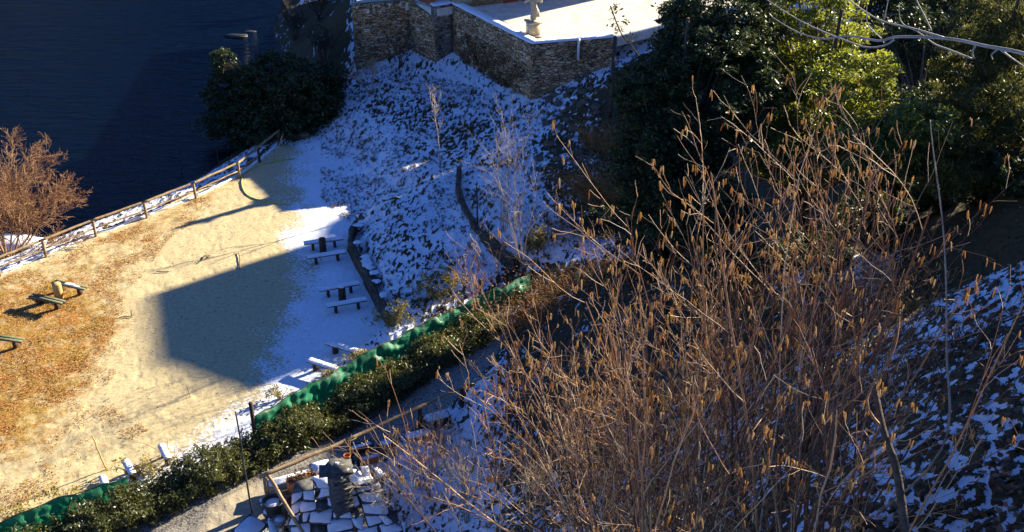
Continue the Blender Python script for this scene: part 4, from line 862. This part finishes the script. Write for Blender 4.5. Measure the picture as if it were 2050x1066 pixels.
for pp, r0 in ((((1955,86),(1947,105),(1948,118),(1935,112)), .014), (((2000,98),(1985,110),(1988,120)), .012), (((1890,76),(1830,58),(1760,40),(1700,0),(1680,-20)), .013), (((1945,118),(1900,100),(1870,88),(1840,66),(1805,45),(1800,10)), .011),
               (((1790,80),(1770,92),(1735,95),(1700,84),(1640,60),(1590,35),(1520,-10)), .012), (((2000,98),(2030,120),(2060,140)), .012), (((1770,40),(1778,0),(1780,-20)), .007), (((1865,62),(1850,30),(1835,0),(1830,-20)), .008),
               (((1765,78),(1738,50),(1735,20),(1738,-10)), .007), (((1700,0),(1660,-20)), .006), (((1600,66),(1570,50),(1540,30)), .006)):
    q = [W(*c, d0) for c in pp]; mb.tube(smooth_line(q, 5), np.linspace(r0*.75, r0*.25, 5*(len(q)-1)+1), 6)
mb.build('branches', M['palebranch'], t, smooth=True)
# bare bushy tree at the left by the lake
lspec = dict(seg=(8, 7, 6, 4), wob=(.06, .1, .12, .15), up=(.15, .15, .1, .05), k=(7, 5, 4, 3), nb=(11, 11, 8), f0=(.2, .15, .1), ang=(.75, .65, .6), lr=(.55, .5, .4), rr=(.55, .5, .6), rmin=.008)
b = P(20, 520, -1.2)
bare(b, [((-.9, .1, .8), 5.5, .07), ((.05, 0, 1), 6.4, .075), ((.75, 0, .8), 5, .06), ((.3, -.5, 1), 5., .06), ((.45, .3, .9), 5.7, .06), ((-.3, .2, 1), 6.2, .07), ((1., -.2, .45), 4., .05), ((-.6, -.3, 1), 5.5, .06), ((.9, .2, .8), 4.6, .05), ((.15, -.3, 1), 6., .06)], lspec, 'redtwig', 'bare_tree', 'bushy bare tree with fine orange brown twigs at the left lake edge', 'tree', None, 0, 21)
b = P(30, 492, -1.4); tag(origin(MB().ball(b, 1.6, 12, .1, (1.3, .7, .35)).build('snowy_bank_rock', M['snow'], smooth=True), tuple(b)), 'snow covered rock at the water edge under the bushy bare tree', 'rock')
# saplings on the snowy slope
sspec = dict(seg=(9, 6, 4), wob=(.05, .1, .14), up=(.1, .25, .3), k=(6, 5, 4), nb=(9, 5), f0=(.45, .2), ang=(.75, .6), lr=(.45, .4), rr=(.5, .6), rmin=.012)
bare(G(881, 336), [((0, .05, 1), 4.1, .05)], sspec, 'twig2', 'bare_sapling', 'single slim bare tree standing alone in the middle of the snowy slope', 'sapling', None, 0, 31)
sg = 'bare saplings on the snowy slope'
bare(G(745, 185), fan(6, (-.2, 0), .4, 2.4, .03, 32), sspec, 'twig2', 'bare_sapling', 'small bare bush with curved pale branches left of the slim tree', 'sapling', sg, 0, 32)
bare(G(800, 135), fan(5, (0, 0), .15, 2.2, .05, 33), sspec, 'bark', 'bare_sapling', 'dark shrub at the foot of the sloping stone wall', 'sapling', sg, 0, 33)
bare(G(1010, 460), fan(7, (0, .02), .12, 5.8, .018, 34), dict(sspec, f0=(.35, .2), nb=(7, 3), rmin=.0055), 'twig2', 'bare_sapling', 'tall cluster of pale bare stems in front of the long stone wall', 'sapling', sg, 0, 34)
bare(G(1050, 540), fan(7, (-.1, .02), .16, 5.5, .02, 35), dict(sspec, f0=(.3, .2), nb=(7, 3), rmin=.0055), 'twig2', 'bare_sapling', 'slender bare stems at the end of the green net', 'sapling', sg, 0, 35)
bare(G(960, 640), fan(6, (-.15, .0), .25, 4.0, .022, 38), dict(sspec, f0=(.2, .2), nb=(8, 4), rmin=.007), 'twig', 'bare_sapling', 'reddish bare stems crossing the right end of the green net', 'sapling', sg, 0, 38)
for i, (px, py, L) in enumerate(((800, 1050, 3.2), (860, 1000, 2.8), (930, 1040, 3.4), (1000, 980, 3.0), (1060,1050,3.4), (1150,960,3.4), (880,900,1.8), (1020, 860, 3))):
    bare(G(px, py), fan(8, (0, 0), .22, L, .022, 40+i), dict(sspec, f0=(.15, .2), nb=(8, 4), rmin=.007), 'twig' if i % 2 else 'twig2', 'bare_sapling',
         ['thin stems beside the right edge of the slab roof', 'thin reddish stems on the snow below the handrail', 'pale upright stems on the snowy bank right of the hut', 'reddish stems under the leftmost hazel near the path', 'tangled pale stems at the bottom edge left of the hazels',
          'reddish stems half hidden behind the leftmost hazel', 'short stems right behind the snowy crate by the path', 'thin reddish stems beside the far end of the path handrail'][i], 'sapling', 'thin stems on the bank by the hut', .0, 40+i)
RNG = np.random.default_rng(99)
# dry grass and bramble clumps
def tussock(c, n, L, spread, mat, label, name='dry_grass_clump', cat='dry grass', leafy=0, lean=(0, 0)):
    c = np.array(c); t = thing(name, label, cat, tuple(c)); mb = MB()
    for k in range(n):
        a = c+np.array((RNG.normal(0, spread), RNG.normal(0, spread), 0)); a[2] = H1(a[0], a[1])-.05; d = np.array((RNG.normal(lean[0], .45), RNG.normal(lean[1], .45), 1.)); l = L*RNG.uniform(.5, 1.2)
        mb.tube([a, a+d*l*.35, a+d*l*.65+(0, 0, -.05), a+d*l*.95*np.array((1.25, 1.25, .75))], [.014, .011, .008, .004], 3, False)
    mb.build('blades', M[mat], t)
    if leafy: 
        p = c+np.c_[RNG.normal(0, spread*1.2, leafy), RNG.normal(0, spread*1.2, leafy), RNG.uniform(0, L*.8, leafy)]; MB().leaves(p, .13, .06).build('dead_leaves', M['dryleaf'], t)
    return t
tussock(G(1205, 395), 420, 1.9, .8, 'drygrass', 'big bleached clump of dry grass beside the dark gap', leafy=500, lean=(-.35, -.1))
tussock(G(1212, 300), 220, 1.6, .6, 'drygrass', 'orange dry grass clump at the foot of the tall wooden post', leafy=300, lean=(-.3, 0))
tussock(G(1118, 142), 90, .9, .35, 'drygrass', 'small orange tuft of dry grass against the tan wall', leafy=0)
tussock(G(1730, 590), 260, .9, 1.1, 'drygrass', 'straw coloured grass and leaves behind the sunlit snow patch', leafy=900)
tussock(G(1880, 720), 120, .6, .8, 'tuftgrass', 'dark dead bracken beside the tall thin whip', leafy=500)
tussock(G(1790, 640), 160, .7, .7, 'drygrass', 'yellow grass tuft beside the sunlit snow patch on the near slope', leafy=300)
tussock(G(1450, 600), 300, 1.3, 1.2, 'drygrass', 'wide thicket of dry brambles behind the hazel shrubs', leafy=1200)
tussock(G(1250, 540), 260, 1.2, 1.0, 'drygrass', 'thicket of dry stalks below the bleached grass clump', leafy=900)
tussock(G(1120, 470), 130, 1.0, .7, 'drygrass', 'loose dry stalks right of the curved upper wall', leafy=500)
tussock(G(735, 280), 30, .25, .2, 'redtwig', 'tiny reddish tuft on the open snow above the small stone')
tussock(G(320, 935)+(0, .6, 0), 16, .9, .3, 'twig', 'thin reddish twigs behind the hedge beside a snowy board')
tussock(G(1030, 650), 160, 1.0, .9, 'drygrass', 'dark tangle of dry stalks where the gravel path ends under the hazels', leafy=700)
tussock(G(1090, 600), 160, 1.1, .9, 'drygrass', 'dry stalks and dead leaves behind the right end of the net', leafy=700)
# climbing dry ivy on the long wall
iv = []; 
for k in range(260):
    f = RNG.beta(2, 2)*.95; h = RNG.random()**1.3*2.6; q = D_+(E_-D_)*f; nrm_ = np.array(((E_-D_)[1], -(E_-D_)[0], 0)); nrm_ /= np.linalg.norm(nrm_); iv.append(np.r_[q[:2], 2.0+h]+nrm_*(.1+RNG.random()*.12))
t = thing('dry_ivy', 'patches of dry brown creeper hanging low on the long stone wall', 'creeper', tuple(np.mean(iv, 0))); MB().leaves(clusters(np.array(iv), .22, 22, 1.), .13, .06).build('leaves', M['dryleaf'], t)
# hedge: leafy mass of shoots, one plant at a time along the path
hl = [P(*q) for q in ((-60,1170,.5),(120,1095,.5),(300,1020,.5),(420,968,.5),(510,925,.5),(600,880,.5),(700,830,.6),(800,770,.6),(900,710,.7),(985,655,.8))]
seg = np.linalg.norm(np.diff(np.array(hl)[:, :2], axis=0), axis=1); cum = np.r_[0, np.cumsum(seg)]
def along(s): i = min(np.searchsorted(cum, s, 'right')-1, len(seg)-1); f = (s-cum[i])/seg[i]; return hl[i]*(1-f)+hl[i+1]*f, (hl[i+1]-hl[i])[:2]/seg[i]
s = .6; i = 0
hob = thing('laurel_hedge', 'long dark glossy laurel hedge between the green net and the gravel path', 'hedge', tuple(hl[4])); hb = MB(); hs = MB(); 
while s < cum[-1]:
    c, d = along(s); nr = np.array((-d[1], d[0])); hgt = .88+.22*math.sin(s*1.7)+RNG.normal(0, .12); hgt *= 1. if s > 6 else .8
    n = 64; th_ = RNG.uniform(-.45, .45, n); dep = RNG.uniform(-.95, .85, n); hh_ = RNG.random(n)**.6*hgt
    cs = np.c_[c[0]+d[0]*th_+nr[0]*dep, c[1]+d[1]*th_+nr[1]*dep, .35+c[2]*.3+hh_]
    hb.leaves(clusters(cs, .24, 30, .9), .125, .052, .4); 
    for k in range(7):
        a = np.r_[c[:2]+RNG.normal(0, .25, 2), .2]; b_ = a+np.array((RNG.normal(0, .2), RNG.normal(0, .2), hgt*RNG.uniform(1., 1.35))); hs.tube([a, (a+b_)/2, b_], [.02, .015, .006], 4)
        if RNG.random() < .6: hb.leaves(clusters(np.array([b_, b_*.8+a*.2]), .12, 9), .12, .05, .3)
    s += .55
hb.build('foliage', M['hedge'], hob); hs.build('stems', M['bark'], hob)
def shrub(c, size, n, per, mat, label, L=.13, wd=.055, name='garden_shrub', group=None, twigs=20):
    c = np.array(c); t = thing(name, label, 'shrub', tuple(c), group=group); cs = crown_pts(c+(0, 0, size[2]*.8), size, n, .4); MB().leaves(clusters(cs, .2, per, 1.), L, wd).build('foliage', M[mat], t)
    mb = MB()
    for k in range(twigs): e = cs[RNG.integers(n)]+(0, 0, .2); mb.tube([c+RNG.normal(0, .1, 3), (c+e)/2, e], [.02, .014, .006], 4)
    mb.build('stems', M['twig2'], t)
YG = 'yellowing shrubs behind the green net'
shrub(P(728,735,0), (1.0,.5,.5), 50, 22, 'olive', 'yellowing shrub covering the ends of the two lowest snowy benches', group=YG)
shrub(P(790,662,.2), (1.3,.6,.9), 60, 22, 'olive', 'yellowing shrub at the lower end of the low curved wall', group=YG)
shrub(P(880,605,.6), (1.4,.7,1.1), 80, 22, 'olive', 'largest yellowing shrub on the bank above the net', group=YG)
shrub(P(672,768,0), (.8,.4,.4), 30, 20, 'olive', 'small dark tinged shrub below the lowest snowy bench', group=YG)
shrub(P(560,800,0), (.7,.4,.35), 18, 14, 'olive', 'sparse shoots in the snow behind the left end of the long net', group=YG)
shrub(P(1075,500,1.6), (.8,.7,.8), 50, 22, 'olive', 'yellow green shrub at the far right end of the net', group=YG)
shrub(P(20,1045,0), (1.6,.4,.5), 40, 12, 'olive', 'sparse yellow shoots at the lower left corner behind the slack net', group=YG)
shrub(P(130,1010,0), (1.5,.4,.5), 36, 12, 'olive', 'sparse yellow shoots above the slack net', group=YG)
shrub(P(280,950,0), (1.2,.4,.45), 30, 12, 'olive', 'brownish shoots around the sunlit snowy boards', group=YG)
UG = 'dark evergreen bushes behind the hazels'
shrub(G(1300, 540), (2.2, 1.6, 1.3), 150, 40, 'yew', 'dark evergreen bush at the left foot of the big evergreen', .16, .07, 'evergreen_bush', UG)
shrub(G(1460, 570), (2.4, 1.6, 1.4), 160, 40, 'yew', 'dark evergreen bush below the middle of the big evergreen', .16, .07, 'evergreen_bush', UG)
shrub(G(1620, 560), (2.0, 1.5, 1.3), 140, 40, 'yew', 'dark evergreen bush under the laurel tree', .16, .07, 'evergreen_bush', UG)
shrub(G(1750, 500), (1.8, 1.4, 1.2), 120, 40, 'yew', 'dark evergreen bush right of the laurel by the shaded hollow', .16, .07, 'evergreen_bush', UG)
shrub(G(1870, 425), (1.6, 1.2, .9), 130, 40, 'yew', 'dark evergreen bush filling the hollow under the conifer', .15, .07, 'evergreen_bush', UG)
shrub(G(1960, 400), (1.6, 1.2, .8), 130, 40, 'yew', 'dark evergreen bush at the top of the right slope under the conifer sprays', .15, .07, 'evergreen_bush', UG)
shrub(G(2045, 385), (1.5, 1.2, .8), 120, 40, 'yew', 'dark evergreen bush cut by the right picture edge', .15, .07, 'evergreen_bush', UG)
shrub(G(1195, 470), (1.4, 1.0, .8), 80, 36, 'yew', 'small dark bush below the bleached grass clump', .16, .07, 'evergreen_bush', UG)
# dark undergrowth on the bank by the lake and under the evergreens
for (px, py, s_, lab) in ((590,80,(1.4,1.4,.9),'bare thicket on the lake bank above the dark evergreen'), (640,40,(1.6,1.4,.9),'bare thicket on the bank left of the terrace railing'), (650,130,(1.4,1.4,.9),'bare thicket below the far left wall'), (575,20,(1.0,1.2,.9),'bare thicket at the water edge at the top of the picture')):
    bare(G(px, py), fan(14, (0, 0), .45, 2.6, .03, px), dict(sspec, rmin=.012), 'bark', 'bank_thicket', lab, 'thicket', 'thickets on the lake bank', 0, px)
RNG = np.random.default_rng(5)
# leaf litter on the near slope: fallen leaves nobody could count
n = 26000; th_ = RNG.uniform(R(-2), R(34), n); r_ = 7*np.exp(RNG.random(n)*math.log(34/7)); x = r_*np.sin(th_); y = r_*np.cos(th_)
keep = fbm(x*.9+3, y*.9, 3) > .40; x = x[keep]; y = y[keep]; z = height(x, y); tt = tuft(x, y, z); lp = fbm(x*.7+40, y*.7, 3)
z = z+(tt-.5)*.085+(lp-.5)*.25+.03; sel = tt > .42
def stuffleaves(name, label, x, y, mat, L, wd, up, lift, mm=None):
    z_ = height(x, y)+lift; o = MB().leaves(np.c_[x, y, z_], L, wd, up).build(name, M[mat]); o['kind'] = 'stuff'; tag(o, label, 'leaves' if 'lea' in name else 'grass')
def scatter(poly, n, z0=0.):
    q = np.array([P(*c, z0) if len(c) == 2 else P(*c) for c in poly]); a = q.min(0); b_ = q.max(0); xx = RNG.uniform(a[0], b_[0], n*3); yy = RNG.uniform(a[1], b_[1], n*3); k = sdpoly(q, xx, yy) < 0; return xx[k][:n], yy[k][:n]
gx, gy = scatter(((-100,560),(0,560),(300,440),(480,360),(470,385),(340,480),(250,600),(250,720),(200,800),(300,860),(150,960),(0,1030),(-150,1050)), 60000)
k = fbm(gx*.8+3, gy*.8, 4)+.25*RNG.random(len(gx)) > .66; stuffleaves('lawn_grass', 'short faded grass blades over the left part of the lawn', gx[k], gy[k], 'drygrass', .10, .022, -.3, .03)
gx, gy = scatter(((0,570),(300,450),(560,310),(600,450),(560,600),(500,780),(300,900),(0,1030)), 650); k = fbm(gx*.5, gy*.5, 3)+.4*RNG.random(len(gx)) > .62
stuffleaves('lawn_leaves', 'small dead leaves dotted over the sandy lawn', gx[k], gy[k], 'dryleaf', .08, .045, 1.5, .03)
gx, gy = scatter(((640,250,1),(720,90,1.5),(870,150,2),(1060,215,2),(1190,130,3),(1200,330,3),(1100,520,2),(1000,600,1),(800,640,1),(740,560,1),(720,440,1),(640,380,.5)), 150000, 1.)
tt = tuft(gx, gy); k = (tt > .66)&(fbm(gx*.6, gy*.6, 3) > .38); lp = fbm(gx*.7+40, gy*.7, 3)
stuffleaves('slope_grass', 'dead grass tufts poking through the thin snow of the slope', gx[k], gy[k], 'tuftgrass', .15, .035, -.6, .06)
o = MB().leaves(np.c_[x, y, z][sel], .11, .075, 1.2).build('fallen_leaves', M['dryleaf']); o['kind'] = 'stuff'; tag(o, 'brown fallen leaves scattered over the snowy near slope', 'leaves')
